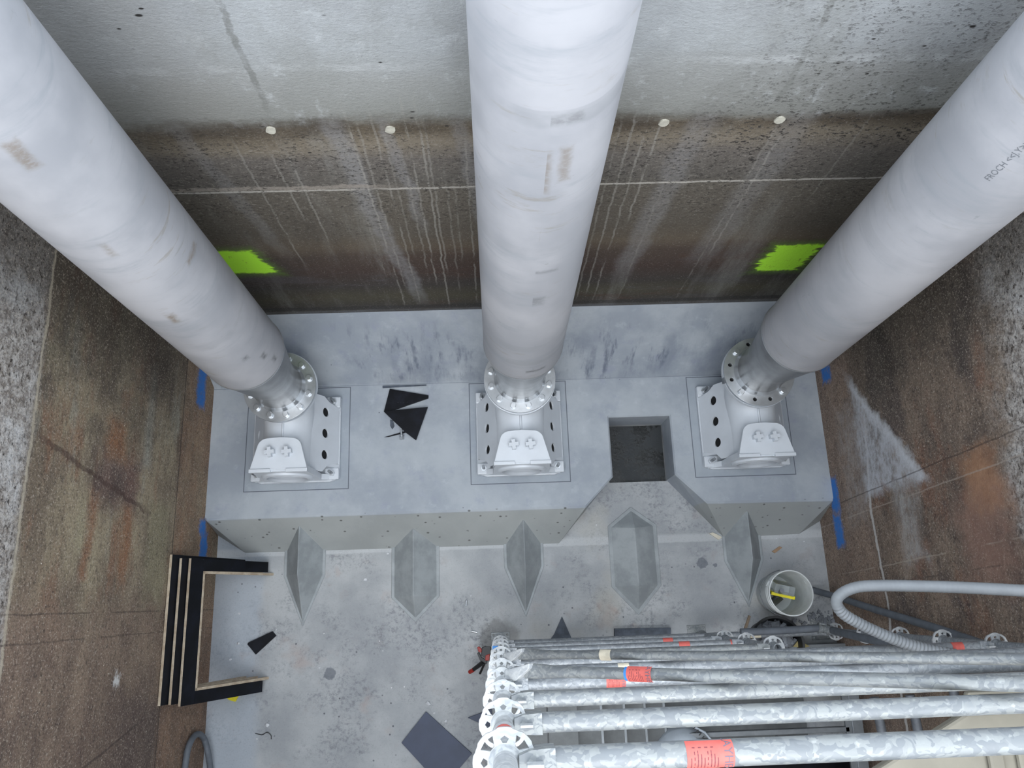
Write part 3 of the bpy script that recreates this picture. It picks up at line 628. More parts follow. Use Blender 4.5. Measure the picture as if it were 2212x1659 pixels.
mL = mat_pipe('pickled_pipe_left', [(150, 3.38, .03, .07, .6, 1), (168, 2.05, .02, .05, .7, 1), (190, 1.85, .02, .04, .6, 0), (128, 3.9, .02, .09, .6, 1), (133, 4.3, .016, .07, .5, 1), (215, 2.55, .03, .02, .7, 0), (120, 1.15, .012, .03, .8, 0), (96, 2.35, .05, .012, .8, 1), (160, 2.75, .012, .05, .5, 1), (140, 1.3, .01, .02, .9, 0), (112, 1.0, .008, .03, .9, 0), (205, 3.3, .012, .05, .6, 0)], [(1.63, .5), (2.0, .3)], 1)
mC = mat_pipe('pickled_pipe_middle', [(205, 2.2, .085, .018, .8, 0), (186, 2.10, .09, .045, .35, 0), (180, 3.20, .02, .12, .5, 1), (160, 3.25, .025, .10, .5, 1), (195, 3.45, .035, .08, .4, 1), (206, 3.3, .02, .05, .4, 1), (186, 2.75, .018, .035, .7, 1), (175, 3.5, .12, .02, .4, 0), (165, 1.02, .06, .012, .8, 0), (172, 2.42, .08, .008, .5, 0)], [(1.18, .45), (1.42, .4), (1.75, .3), (2.6, .3), (3.5, .5)], 4)
mR = mat_pipe('pickled_pipe_right', [(235, 1.1, .012, .09, .9, 0), (222, 1.4, .012, .05, .7, 0), (200, 1.75, .015, .09, .6, 1), (240, 2.5, .01, .05, .7, 0), (205, 2.75, .012, .07, .9, 0), (236, 3.75, .02, .08, .7, 0), (244, 3.6, .012, .05, .6, 0), (232, 4.05, .02, .10, .9, 0), (238, 4.3, .016, .09, .7, 0), (190, 1.0, .015, .06, .7, 0)], [(1.85, .3), (2.4, .25), (1.5, .35)], 9)
riser(-1.573, 1.585, (-1.595, 1.665), mL, 'large stainless riser pipe standing on the left pump foot', allb)
riser(.203, 1.60, (.209, 1.695), mC, 'large stainless riser pipe standing on the middle pump foot', allb)
rr, rshell, rdx, rdy = riser(2.0, 1.595, (1.945, 1.632), mR, 'large stainless riser pipe standing on the right pump foot', {1, 4, 7, 10})
# printed marking on the right pipe
def wrap_text(body, parent, size, ang, z0, rad):
    cu = bpy.data.curves.new('t', 'FONT'); cu.body = body; cu.size = size; cu.resolution_u = 2
    to = bpy.data.objects.new('t', cu); COL.objects.link(to); bpy.context.view_layer.update()
    me = bpy.data.meshes.new_from_object(to.evaluated_get(bpy.context.evaluated_depsgraph_get()))
    bpy.data.objects.remove(to); me.name = 'pipe_marking'
    bm = bmesh.new(); bm.from_mesh(me); bmesh.ops.subdivide_edges(bm, edges=[e for e in bm.edges if e.calc_length() > .03], cuts=1)
    for v in bm.verts:
        z = z0 + v.co.x; a = ang + v.co.y / rad; t = max(0, (z - .88) / (5 - .908 - .88))
        v.co = Vector((rad * math.sin(a) + rdx * t, rad * math.cos(a) + rdy * t, z))
    bm.to_mesh(me); bm.free()
    return link('pipe_marking', me, M['textink'], parent)
wrap_text('FROCH <<J.Y>> ASTM', rshell, .034, math.radians(213), 3.1, .2552)
# small clip hanging from the right flange
tag(box('flange_clip', (1.728, 1.52, .885), (1.742, 1.56, .925), M['stud']), 'small dark clip on the rim of the right pipe flange', 'clip')

# ------------------------------------------------------------------ scaffold
def rosette_bm(bm, c, tilt=0):
    holes = []
    for k in range(8):
        a = k * PI / 4; big = k % 2
        ri, ro = (.0355, .0545); h0, h1 = (.20, .33) if big else (.11, .20)
        if big: holes.append([(ri * math.cos(a - h0 * .8), ri * math.sin(a - h0 * .8)), (ri * math.cos(a + h0 * .8), ri * math.sin(a + h0 * .8)), (ro * math.cos(a + h1), ro * math.sin(a + h1)), ((ro + .0015) * math.cos(a), (ro + .0015) * math.sin(a)), (ro * math.cos(a - h1), ro * math.sin(a - h1))])
        else: holes.append([(ri * math.cos(a - h0), ri * math.sin(a - h0)), (ri * math.cos(a + h0), ri * math.sin(a + h0)), (.044 * math.cos(a + h1), .044 * math.sin(a + h1)), (.049 * math.cos(a), .049 * math.sin(a)), (.044 * math.cos(a - h1), .044 * math.sin(a - h1))])
    out = []
    for i in range(64):
        a = 2 * PI * i / 64; rad = .0650 - (.0022 if abs(((a / (PI / 4)) % 1) - .5) < .14 else 0)
        out.append((rad * math.cos(a), rad * math.sin(a)))
    return prism_bm(bm, out, -.005, .005, holes, Matrix.Translation(c) @ Matrix.Rotation(tilt, 4, 'Z'))
def standard(x, y, z0, z1, ros, mat, label, jack=True, tilt=0):
    r = empty('scaffold_standard', (x, y, 0)); tag(r, label, 'scaffold upright', 'scaffold uprights')
    bm = bmesh.new(); lathe_bm(bm, [(.0205, z0), (.0245, z0), (.0245, z1), (.0205, z1), (.0205, z1 - .25)], 24, False); fin('standard_tube', bm, mat, r, smooth=40)
    for z in ros:
        ro = fin('rosette', rosette_bm(bmesh.new(), (0, 0, z), tilt), M['galvw'], r, smooth=30)
        lathe('rosette_weld', [(.0245, z - .02), (.034, z - .006), (.034, z + .006), (.0245, z + .02)], mat, ro, 20)
    if jack:
        tube('jack_spindle', [(0, 0, .006), (0, 0, z0 + .06)], .018, M['galv'], r, 16)
        lathe('jack_nut', [(.02, z0 - .05), (.038, z0 - .045), (.04, z0 - .02), (.026, z0 + .01)], M['galv'], r, 16)
        fin('base_plate', prism_bm(bmesh.new(), [(-.075, -.075), (.075, -.075), (.075, .075), (-.075, .075)], 0, .007, [circ(-.055, .055, .008, 10), circ(.055, .055, .008, 10), circ(.055, -.055, .008, 10), circ(-.055, -.055, .008, 10)]), M['galv'], r, bev=.002)
    return r
SY = -.308
L = {k: 4.8 - .5 * (k - 1) for k in range(1, 11)}
s0 = standard(0.003, SY, .2, 5.75, [L[k] for k in range(1, 11)] + [5.3], M['galvw'], 'galvanised scaffold upright with ten disc rosettes at the near left corner of the tower')
# spigot joint and worn red band under the top disc
lathe('spigot_joint', [(.0245, 4.42), (.028, 4.425), (.028, 4.46), (.0245, 4.47)], M['galvw'], s0, 24)
lathe('red_band', [(.0249, 4.475), (.0253, 4.48), (.0253, 4.51), (.0249, 4.515)], M['red'], s0, 24)
prism('blue_tag', [(-.018, -.012), (.018, -.012), (.018, .012), (-.018, .012)], .0, .003, M['blueink'], s0, mtx=Matrix.Translation((-.035, .03, 1.322)))
standard(1.572, SY, .2, L[7] + .075, [L[9], L[8], L[7]], M['galv2'], 'short open topped scaffold upright with three discs left of the grey hose')
standard(2.566, SY, .2, L[5] + .8, [L[k] for k in (10, 9, 8, 7, 6, 5)], M['galv2'], 'dusty dark scaffold upright by the right wall, its discs crossed by the grey hose')
def sticker(parent, m, x0, x1, rad, a0, a1, mat, deco=None):
    # curved label on a tube whose local X is the tube axis
    bm = bmesh.new(); n = 14
    rows = [[bm.verts.new((x, rad * math.sin(a0 + (a1 - a0) * i / n), rad * math.cos(a0 + (a1 - a0) * i / n))) for i in range(n + 1)] for x in (x0, x1)]
    for i in range(n): bm.faces.new((rows[0][i], rows[0][i + 1], rows[1][i + 1], rows[1][i]))
    for v in bm.verts: v.co = m @ v.co
    o = fin('label_sticker', bm, mat, parent, smooth=60)
    if deco:
        bm = bmesh.new(); rad2 = rad + .0004
        def patch(xa, xb, aa, ab):
            k = 4; R = [[bm.verts.new(m @ Vector((x, rad2 * math.sin(aa + (ab - aa) * i / k), rad2 * math.cos(aa + (ab - aa) * i / k)))) for i in range(k + 1)] for x in (xa, xb)]
            for i in range(k): bm.faces.new((R[0][i], R[0][i + 1], R[1][i + 1], R[1][i]))
        ln = x1 - x0
        for q in range(9):
            xa = x0 + ln * (.08 + .07 * q)
            patch(xa, xa + ln * .02, a0 + (a1 - a0) * .10, a0 + (a1 - a0) * (.45 + .1 * ((q * 7) % 4)))
        for q in range(4):
            xa = x0 + ln * (.12 + .13 * q); patch(xa, xa + ln * .06, a0 + (a1 - a0) * .72, a0 + (a1 - a0) * .75)
        fin('label_print', bm, M['ink'], o)
        # big grey lettering at the end of the label
        cu = bpy.data.curves.new('t', 'FONT'); cu.body = 'LAYHER'; cu.size = ln * .26; cu.align_x = 'CENTER'
        to = bpy.data.objects.new('t', cu); COL.objects.link(to); bpy.context.view_layer.update()
        me = bpy.data.meshes.new_from_object(to.evaluated_get(bpy.context.evaluated_depsgraph_get())); bpy.data.objects.remove(to)
        am = (a0 + a1) / 2
        for v in me.vertices:
            a = am - v.co.x / rad; xx = x0 + ln * .79 + v.co.y
            v.co = m @ Vector((xx, rad2 * math.sin(a), rad2 * math.cos(a)))
        link('label_lettering', me, M['greyink'], o)
    return o
def ledger(a, b, label, mat, name='scaffold_ledger', r=.0258, stickers=(), gap=.07, cat='scaffold tube', group='scaffold ledgers on the near face', ends=(1, 1)):
    a, b = Vector(a), Vector(b); Lg = (b - a).length; m = lookat(a, b)
    e = empty(name, (0, 0, 0)); tag(e, label, cat, group); e.matrix_world = m
    tube('ledger_tube', [(gap + .028, 0, 0), (Lg - gap - .028, 0, 0)], r, mat, e, 24)
    for k, on in enumerate(ends):
        if not on: continue
        fl = Matrix.Identity(4) if k == 0 else Matrix.Translation((Lg, 0, 0)) @ Matrix.Rotation(PI, 4, 'Z')
        bm = bmesh.new()
        prism_bm(bm, [(.027, -.015), (.052, -.024), (.085, -.0262), (.100, -.0262), (.100, .0262), (.085, .0262), (.052, .024), (.027, .015)], -.029, .029, (), fl)
        bmesh.ops.delete(bm, geom=[], context='VERTS')
        hd = fin('ledger_head', bm, mat, e, bev=.006)
        fin('wedge_pin', box_bm(bmesh.new(), (.042, -.0035, -.06), (.075, .0035, .062), fl), M['galvw'], hd, bev=.001)
    for (x0, x1, a0, a1, mt, deco) in stickers: sticker(e, Matrix.Identity(4), x0, x1, r + .0006, a0, a1, mt, deco)
    return e
A = lambda k: (0.003, SY, L[k]); B1 = lambda k: (1.572, SY, L[k]); B2 = lambda k: (2.566, SY, L[k])
R_, C_ = M['red'], M['cream']
ledger(A(1), B2(1), 'topmost and nearest ledger tube, large worn red label near its middle', M['galv'], stickers=[(.36, .455, -1.3, 1.3, R_, 1)])
ledger(A(2), B2(2), 'bare bright ledger tube second from the bottom of the photo', M['galv'])
ledger(A(3), B2(3), 'bare ledger tube third from the bottom of the photo, far end behind the diagonal brace', M['galv'])
ledger(A(4), B2(4), 'grey ledger tube with a pink label, tucked under the lower diagonal brace', M['galv2'], stickers=[(.40, .475, -1.2, 1.2, R_, 1)])
ledger(A(5), B2(5), 'shaded ledger tube between the two diagonal braces', M['galv2'], stickers=[(.52, .57, -1.2, 1.2, C_, 0)])
ledger(A(6), B2(6), 'ledger tube with a pink band near the right hand disc, under the hose end', M['galv2'], stickers=[(2.32, 2.38, -1.3, 1.3, R_, 0)])
ledger(A(7), B1(7), 'short pale ledger tube ending beside the open upright', M['galv'])
ledger(A(8), B1(8), 'short ledger tube with a red label, ending at the middle disc of the open upright', M['galv2'], stickers=[(1.13, 1.20, -1.3, 1.3, R_, 0), (1.46, 1.478, -1.3, 1.3, R_, 0)])
ledger(A(9), B1(9), 'short ledger tube with a red label, ending at the lowest disc of the open upright', M['galv2'], stickers=[(1.13, 1.20, -1.3, 1.3, R_, 0)])
ledger(A(10), B2(10), 'lowest dusty ledger tube just above the floor', M['galv2'], stickers=[(1.9, 1.98, -1.3, 1.3, C_, 0)])
def brace(k, label, st):
    a = Vector((.055, SY + .05, L[k] + .01)); b = Vector((2.51, SY + .06, L[k] + 2.0)); m = lookat(a, b); Lg = (b - a).length
    e = empty('diagonal_brace', (0, 0, 0)); tag(e, label, 'scaffold brace', 'diagonal scaffold braces'); e.matrix_world = m
    bm = bmesh.new(); n = 24; xs = [.05, .12, .17, .22, .27, Lg - .27, Lg - .2, Lg - .1]
    rings = []
    for x in xs:
        f = min(1, max(0, (min(x, Lg - x) - .10) / .14)); f = f * f * (3 - 2 * f); ry = .012 + (.0258 - .012) * f; rz = .034 + (.0258 - .034) * f
        rings.append([bm.verts.new((x, ry * math.cos(2 * PI * i / n) if 0 else rz * math.cos(2 * PI * i / n) * .8, (ry * math.sin(2 * PI * i / n)))) for i in range(n)])
    for p, q in zip(rings, rings[1:]):
        for i in range(n): bm.faces.new((p[i], p[(i + 1) % n], q[(i + 1) % n], q[i]))
    bm.faces.new(rings[0]); bm.faces.new(rings[-1]); fin('brace_tube', bm, M['galv'], e, smooth=50)
    hd = prism('brace_connector', [(-.03, -.03), (.02, -.035), (.09, .012), (.09, .03), (.01, .012), (-.03, .005)], -.028, .03, M['galvw'], e, bev=.004)
    box('wedge_pin', (-.02, -.045, -.05), (.01, -.03, .06), M['galv'], hd, bev=.001)
    for (x0, x1, a0, a1, mt, deco) in st: sticker(e, Matrix.Identity(4), x0, x1, .0265, a0, a1, mt, deco)
    return e
brace(4, 'lower diagonal brace in the photo, red label with printed lines beside a blue edge', [(.505, .60, -1.25, 1.25, R_, 1), (.495, .505, -1.0, 1.1, M['blueink'], 0)])
brace(6, 'upper diagonal brace in the photo, cream label left of centre', [(.54, .60, -1.2, 1.2, C_, 0)])

# cross tubes deeper in the tower
for k, (a, b) in enumerate((((1886, 1495), (1918, 1606)), ((1963, 1490), (1996, 1606)), ((2056, 1480), (2100, 1606)))):
    ledger(P(*a, 1.75), P(*b, 1.75) - Vector((0, .25, 0)), ('grey cross tube against the brown wall beside the aluminium post', 'middle one of the grey cross tubes against the brown wall', 'grey cross tube against the brown wall nearest the cream deck')[k], M['darktube'], 'cross_tube', ends=(0, 0), gap=0, group='cross tubes in front of the right wall')

# ------------------------------------------------------------------ stairs, frame and deck below the tubes
def stairs():
    r = empty('scaffold_stair', (0, 0, 0)); tag(r, 'aluminium stair with landing seen between the scaffold tubes', 'stair')
    z = 1.15; y0, y1 = -.50, -1.25
    xs = [P(p, 1590, z - .2 * max(0, k - 2)).x for k, p in enumerate((1118, 1184, 1250, 1303, 1353, 1398, 1440))]
    box('landing_board', (xs[0], y1, z - .04), (xs[1] - .003, y0, z), M['tread'], r, bev=.003)
    box('landing_board', (xs[1] + .003, y1, z - .04), (xs[2], y0, z), M['tread'], r, bev=.003)
    for k in range(3, 7):
        zz = z - .2 * (k - 2)
        t = box('tread', (xs[k - 1] - .03, y1, zz - .03), (xs[k], y0, zz), M['tread'], r, bev=.003)
        box('nosing', (xs[k] - .012, y1, zz - .035), (xs[k] + .004, y0, zz + .004), M['alu'], t)
    box('floor_shade_plate', (xs[6] + .01, y1, .03), (P(1742, 1560, .06).x, y0 - .02, .06), M['tread'], r, bev=.003)  # dark plate added over the floor, its colour stands for the shade there
    for y in (y0 + .03, y1 - .03):
        prism('stringer', [(xs[0], z - .12), (xs[2], z - .12), (xs[6] + .1, .0), (xs[6] + .02, .0), (xs[2] - .1, z - .25), (xs[0], z - .25)], y - .015, y + .015, M['alu'], r, mtx=Matrix(((1, 0, 0, 0), (0, 0, 1, 0), (0, 1, 0, 0), (0, 0, 0, 1))))
    return r
stairs()
def frame():
    r = empty('scaffold_trestle', (0, 0, 0)); tag(r, 'aluminium channel trestle standing on the floor at the foot of the stair', 'frame')
    z = .45
    a, b = P(1480, 1590, z), P(1836, 1576, z)
    box('cross_channel', (a.x, a.y - .018, z - .05), (b.x, a.y + .018, z), M['alu'], r, bev=.004)
    p = P(1838, 1490, z)
    box('side_rail', (p.x - .03, -1.85, z - .10), (p.x + .05, p.y, z + .01), M['alu'], r, bev=.004)
    box('rail_flange', (p.x - .075, -1.85, z - .02), (p.x - .03, p.y, z), M['alu'], r)
    q = P(1680, 1590, z); box('front_leg', (p.x - .02, p.y - .06, 0), (p.x + .04, p.y, z - .09), M['alu'], r)
    box('inner_leg', (a.x, a.y - .018, 0), (a.x + .05, a.y + .018, z - .05), M['alu'], r)
    tube('brace_tube', [q + Vector((0, -.02, -.04)), P(1765, 1640, .25)], .02, M['darktube'], r)
    return r
frame()
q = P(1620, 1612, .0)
tag(box('opening_shade_sheet', (q.x - .25, q.y - .7, 0), (q.x + .9, q.y + .03, .02), M['ply']), 'black sheet standing in for the dark shadowed opening under the aluminium channel trestle', 'board')  # black sheet added to give the shadowed opening under the channel by colour
tag(prism('wood_offcut', [tuple(P(*p)[:2]) for p in ((1660, 1516), (1682, 1512), (1695, 1498), (1700, 1526), (1665, 1532))], 0, .02, flat('tan_board', (140, 128, 96), .7)), 'tan wood offcut on the floor under the scaffold tubes', 'offcut')
# crate-like alu box under the open upright
def toebox():
    r = empty('aluminium_toe_board', (0, 0, 0)); tag(r, 'ribbed aluminium toe board lying behind the open upright', 'toe board')
    a, b = P(1690, 1398, .15), P(1862, 1388, .15)
    for k in range(3): box('board_rib', (a.x, a.y - .03 - k * .05, .04), (b.x, a.y + .012 - k * .05, .15 - .01 * k), M['alu'], r, bev=.004)
    box('end_cap', (b.x, a.y - .14, .03), (b.x + .03, a.y + .015, .155), M['alu'], r); box('bearer', (a.x, a.y - .13, 0), (b.x, a.y, .042), M['alu'], r)
toebox()
o = prism('wood_scrap', [tuple(P(*p, .155)[:2]) for p in ((1712, 1397), (1722, 1385), (1735, 1388), (1748, 1396), (1735, 1400))], .15, .166, flat('ochre_scrap', (150, 138, 92), .7)); tag(o, 'small ochre board scrap resting on the ribbed toe board', 'scrap')
def deck():
    z = 3.55
    pts = [P(2172, 1486, z), P(1880, 1672, z), P(1840, 1700, z), P(1900, 1900, z), P(2500, 1900, z), P(2500, 1470, z)]
    r = empty('scaffold_deck', (0, 0, 0)); tag(r, 'cream weathered steel deck at the lower right corner', 'deck')
    prism('deck_plate', [(p.x, p.y) for p in pts], z - .05, z, M['deck'], r, bev=.012)
    e0, e1 = P(2172, 1486, z), P(1880, 1672, z); dr = (e1 - e0)
    for k in range(7):
        t = .28 + k * .14; s = P(2010 + k * 62, 1556 + (8 if k else 60), z)
        box('deck_rib', (s.x - .03, s.y - .9, z - .001), (s.x + .03, s.y - (.05 if k > 1 else .2), z + .022), M['deck'], r, bev=.012)
    s = P(2190, 1553, z)
    box('end_profile', (P(2085, 1540, z).x, s.y + .02, z), (s.x + .5, s.y + .10, z + .035), M['deck'], r, bev=.012)
    box('hook_slot', (P(2160, 1551, z).x, s.y + .045, z + .0345), (P(2196, 1551, z).x, s.y + .062, z + .036), M['tool'], r)
    # bearer tubes that carry the deck from the upright side
    tube('deck_bearer', [(pts[0].x + .3, -.45, z - .075), (2.68, -.45, z - .075)], .024, M['galv'], r)
deck()
# grey tarpaulin bag with stitched edge
def bag():
    r = empty('grey_sack', (0, 0, 0)); tag(r, 'pale grey sack with a dark stitched seam under the nearest tubes', 'sack')
    z = .42; pts = [P(1408, 1618, z), P(1428, 1592, z), P(1452, 1574, z + .05), P(1500, 1568, z + .07), P(1528, 1592, z), P(1548, 1622, z), P(1540, 1720, z), P(1400, 1720, z)]
    bm = bmesh.new(); top = [bm.verts.new(p) for p in pts]; c = sum(pts, Vector()) / len(pts); bot = [bm.verts.new((c.x + (p.x - c.x) * 1.12, c.y + (p.y - c.y) * 1.12, .0)) for p in pts]; cv = bm.verts.new((c.x, c.y, z + .1))
    for i in range(len(pts)):
        j = (i + 1) % len(pts); bm.faces.new((top[i], top[j], cv)); bm.faces.new((top[i], bot[i], bot[j], top[j]))
    bm.faces.new(bot[::-1]); o = fin('sack_body', bm, M['bag'], r, smooth=60)
    s = o.modifiers.new('s', 'SUBSURF'); s.levels = 2; s.render_levels = 2
    sm = bmesh.new()
    for k in range(9):
        t = k / 8; a = P(1500 + 50 * t, 1572 + 52 * t * (1.1 - .1 * t), z + .09)
        box_bm(sm, (-.012, -.003, -.003), (.012, .003, .003), Matrix.Translation(a) @ Matrix.Rotation(.7, 4, 'Z'))
    fin('stitching', sm, M['blackp'], r)
    tube('seam_band', [P(1492, 1566, z + .08), P(1522, 1582, z + .08), P(1556, 1622, z + .05), P(1580, 1680, z)], .009, M['bag'], r, 8)
bag()

# ------------------------------------------------------------------ black plywood box-outs leaning on the left wall
def u_form(xt, zt, xf, ya, yb, wsp, wleg, label, foot=0.0, tail=0.0):
    r = empty('formwork_box', (0, 0, 0)); tag(r, label, 'formwork frame', 'black plywood frames leaning on the left wall')
    T = Vector((xt, 0, zt)); B = Vector((xf, 0, foot)); s = (B - T); Ls = s.length; s.normalize()
    nrm = Vector((0, 1, 0)).cross(s); nrm = nrm if nrm.x > 0 else -nrm
    def mk(name, poly, t0, t1, mat, par):   # poly in (y, distance down the lean), thickness along the normal
        m4 = Matrix((Vector((0, 1, 0)), s, nrm)).transposed().to_4x4(); m4.translation = T
        return prism(name, poly, t0, t1, mat, par, (), m4, bev=.0015)
    t = .021
    sp = mk('spine_board', [(ya, 0), (yb, 0), (yb, wsp), (ya, wsp)], -t, 0, M['ply'], r)
    mk('board_edge', [(ya, -.0015), (yb, -.0015), (yb, .001), (ya, .001)], -t, -.0005, M['edge'], sp)
    for k, (y0, sg) in enumerate(((ya, 1), (yb, -1))):
        lg = mk('leg_board', [(y0, wsp + .001), (y0 + sg * wleg, wsp + .001), (y0 + sg * (wleg - .005), Ls - tail), (y0, Ls - tail)], -t, 0, M['ply'], r)
    # inner lining on edge, its bare plywood edge flush with the black face
    e1 = mk('spine_lining', [(ya + wleg, wsp), (yb - wleg, wsp), (yb - wleg, wsp + .019), (ya + wleg, wsp + .019)], -.025, .0015, M['edge'], r)
    for y0, sg in ((ya, 1), (yb, -1)):
        yy = y0 + sg * wleg
        mk('leg_lining', [(yy, wsp), (yy + sg * .019, wsp), (yy + sg * .019, Ls), (yy, Ls)], -.025, .0015, M['edge'], r)
    return r
u_form(-2.165, .835, -1.815, -.605, .372, .125, .085, 'front black plywood frame of the leaning stack, bare inner edge showing', 0, .07)
u_form(-2.21, .885, -1.90, -.588, .372, .10, .075, 'middle black plywood frame of the leaning stack', 0, .08)
u_form(-2.255, .945, -1.99, -.585, .395, .10, .075, 'rearmost black plywood frame of the stack, resting on the stained wall', 0, .10)

# ------------------------------------------------------------------ offcuts
def offcut(pts, z, th, mat, label, name='plywood_offcut', cat='offcut', group=None, lift=0.0):
    o = prism(name, [tuple(P(*p, z + th)[:2]) for p in pts], z + lift, z + lift + th, mat, bev=.001)
    return tag(o, label, cat, group)
C1 = lambda x, y: (380 + x / 3.568, 640 + y / 3.568)
offcut([C1(1648, 713), C1(1947, 763), C1(1945, 785), C1(1668, 880), C1(1603, 888)], HP, .018, M['ply'], 'black wedge shaped offcut on the plinth, upper one of the pair')
offcut([C1(1660, 884), C1(1942, 857), C1(1852, 1112), C1(1770, 1050), C1(1604, 892)], HP, .018, M['ply'], 'black kite shaped offcut on the plinth, lower one of the pair', lift=.019)
offcut([C1(1593, 690), C1(1930, 680), C1(1930, 687), C1(1593, 706)], HP, .012, M['slate'], 'thin dark strip lying along the rear crease of the plinth', 'rubber_strip', 'strip')
offcut([C1(1650, 950), C1(1672, 955), C1(1685, 1000), C1(1668, 1026), C1(1652, 1000)], HP, .006, M['slate'], 'small dark leaf shaped shard by the kite shaped offcut', 'shard', 'shard')
offcut([C1(1605, 1086), C1(1760, 1040), C1(1770, 1052), C1(1640, 1084)], HP, .006, M['ply'], 'thin black splinter beside the loose bolt on the plinth', 'splinter', 'splinter')
def loose_bolt():
    a, b = P(*C1(1735, 1010), HP + .02), P(*C1(1742, 1105), HP + .02); m = lookat(a, b); Lg = (b - a).length
    e = empty('loose_bolt', (0, 0, 0)); e.matrix_world = m; tag(e, 'loose bolt with nut and washer lying on the plinth', 'bolt')
    tube('shank', [(0, 0, 0), (Lg, 0, 0)], .008, M['bolt'], e, 12)
    mm = Matrix.Rotation(PI / 2, 4, 'Y')
    prism('hex_nut', circ(0, 0, .018, 6), Lg - .022, Lg, M['bolt'], e, mtx=mm, bev=.002); prism('washer', circ(0, 0, .022, 18), Lg - .034, Lg - .03, M['bolt'], e, mtx=mm)
loose_bolt()
C6 = lambda x, y: (340 + x / 4.147, 1160 + y / 4.147)
offcut([C6(805, 960), C6(815, 945), C6(1030, 845), C6(1062, 885), C6(880, 1053)], 0, .018, M['ply'], 'small black tapered offcut on the floor right of the leaning frames')
C8 = lambda x, y: (800 + x / 8.508, 1500 + y / 8.508)
offcut([C8(1020, 318), C8(1866, 1090), C8(1330, 1720), C8(572, 890)], 0, .019, M['blueply'], 'blue black rectangular plywood panel on the floor left of the scaffold', 'plywood_sheet', 'plywood')
offcut([C8(1790, 432), C8(2230, 270), C8(2260, 640)], 0, .019, M['blueply'], 'dark plywood triangle on the floor peeking out beneath the scaffold discs')
offcut([(1214, 1332), (1236, 1382), (1188, 1382), (1197, 1370)], 0, .014, M['slate'], 'dusty dark triangle offcut on the floor behind the lowest tube')
offcut([(1328, 1358), (1449, 1356), (1449, 1385), (1328, 1388)], 0, .05, M['slate'], 'dusty long board on the floor behind the lowest tube', 'floor_board', 'board')
offcut([(486, 1504), (516, 1501), (508, 1516), (494, 1512)], 0, .02, M['yellow'], 'yellow plastic corner piece on the floor beside the leaning frames', 'plastic_spacer', 'spacer')
offcut([(1608, 1357), (1618, 1329), (1622, 1331), (1613, 1360)], 0, .02, M['wood'], 'short weathered timber stick beside the black tub', 'timber_stick', 'stick')
offcut([(1668, 1191), (1684, 1180), (1690, 1183), (1674, 1195)], 0, .012, flat('tan_chip', (170, 140, 112), .8), 'small tan timber chip on the floor above the bucket', 'timber_chip', 'chip')
offcut([(1532, 1152), (1540, 1150), (1560, 1160), (1553, 1166)], 0, .015, flat('cream_chip', (206, 200, 184), .8), 'cream mortar lump at the right foot of the sump notch', 'mortar_lump', 'lump')
for k, (px, py, a, lb) in enumerate(((1007, 1303, 1.5, 'steel pin standing left of the slim splitter tip'), (1025, 1365, -.2, 'steel pin lying left of the scaffold foot'))):
    q = P(px, py, .008); d = Vector((math.cos(a), math.sin(a), 0)) * .022
    tag(tube('steel_pin', [q - d, q + d], .007, M['bolt'], None, 10), lb, 'pin', 'steel pins on the floor')
tag(tube('wire_offcut', spline([P(551, 1584, .004), P(566, 1587, .004), P(577, 1582, .012), P(585, 1588, .008), P(586, 1597, .004)], 6), .003, M['blackp'], None, 6), 'thin dark curled wire offcut on the floor below the tapered offcut', 'wire')
for k, (px, py, s) in enumerate(((578, 1566, .022), (555, 1596, .010), (518, 1325, .014), (515, 1390, .016), (498, 1425, .012), (690, 1442, .010), (700, 1368, .012), (838, 1196, .012), (1017, 1287, .008), (925, 1519, .022), (938, 1540, .012), (963, 1557, .014), (1440, 1370, .014), (790, 1252, .018))):
    q = P(px, py); bm = bmesh.new(); bmesh.ops.create_icosphere(bm, subdivisions=1, radius=s)
    for v in bm.verts: v.co = Vector((v.co.x * random.uniform(.6, 1.2), v.co.y * random.uniform(.5, 1), (v.co.z + s) * random.uniform(.3, .5))) + q
    tag(fin('concrete_chip', bm, M['chip']), 'small pale concrete chip lying loose on the pit floor', 'chip', 'concrete chips on the floor')

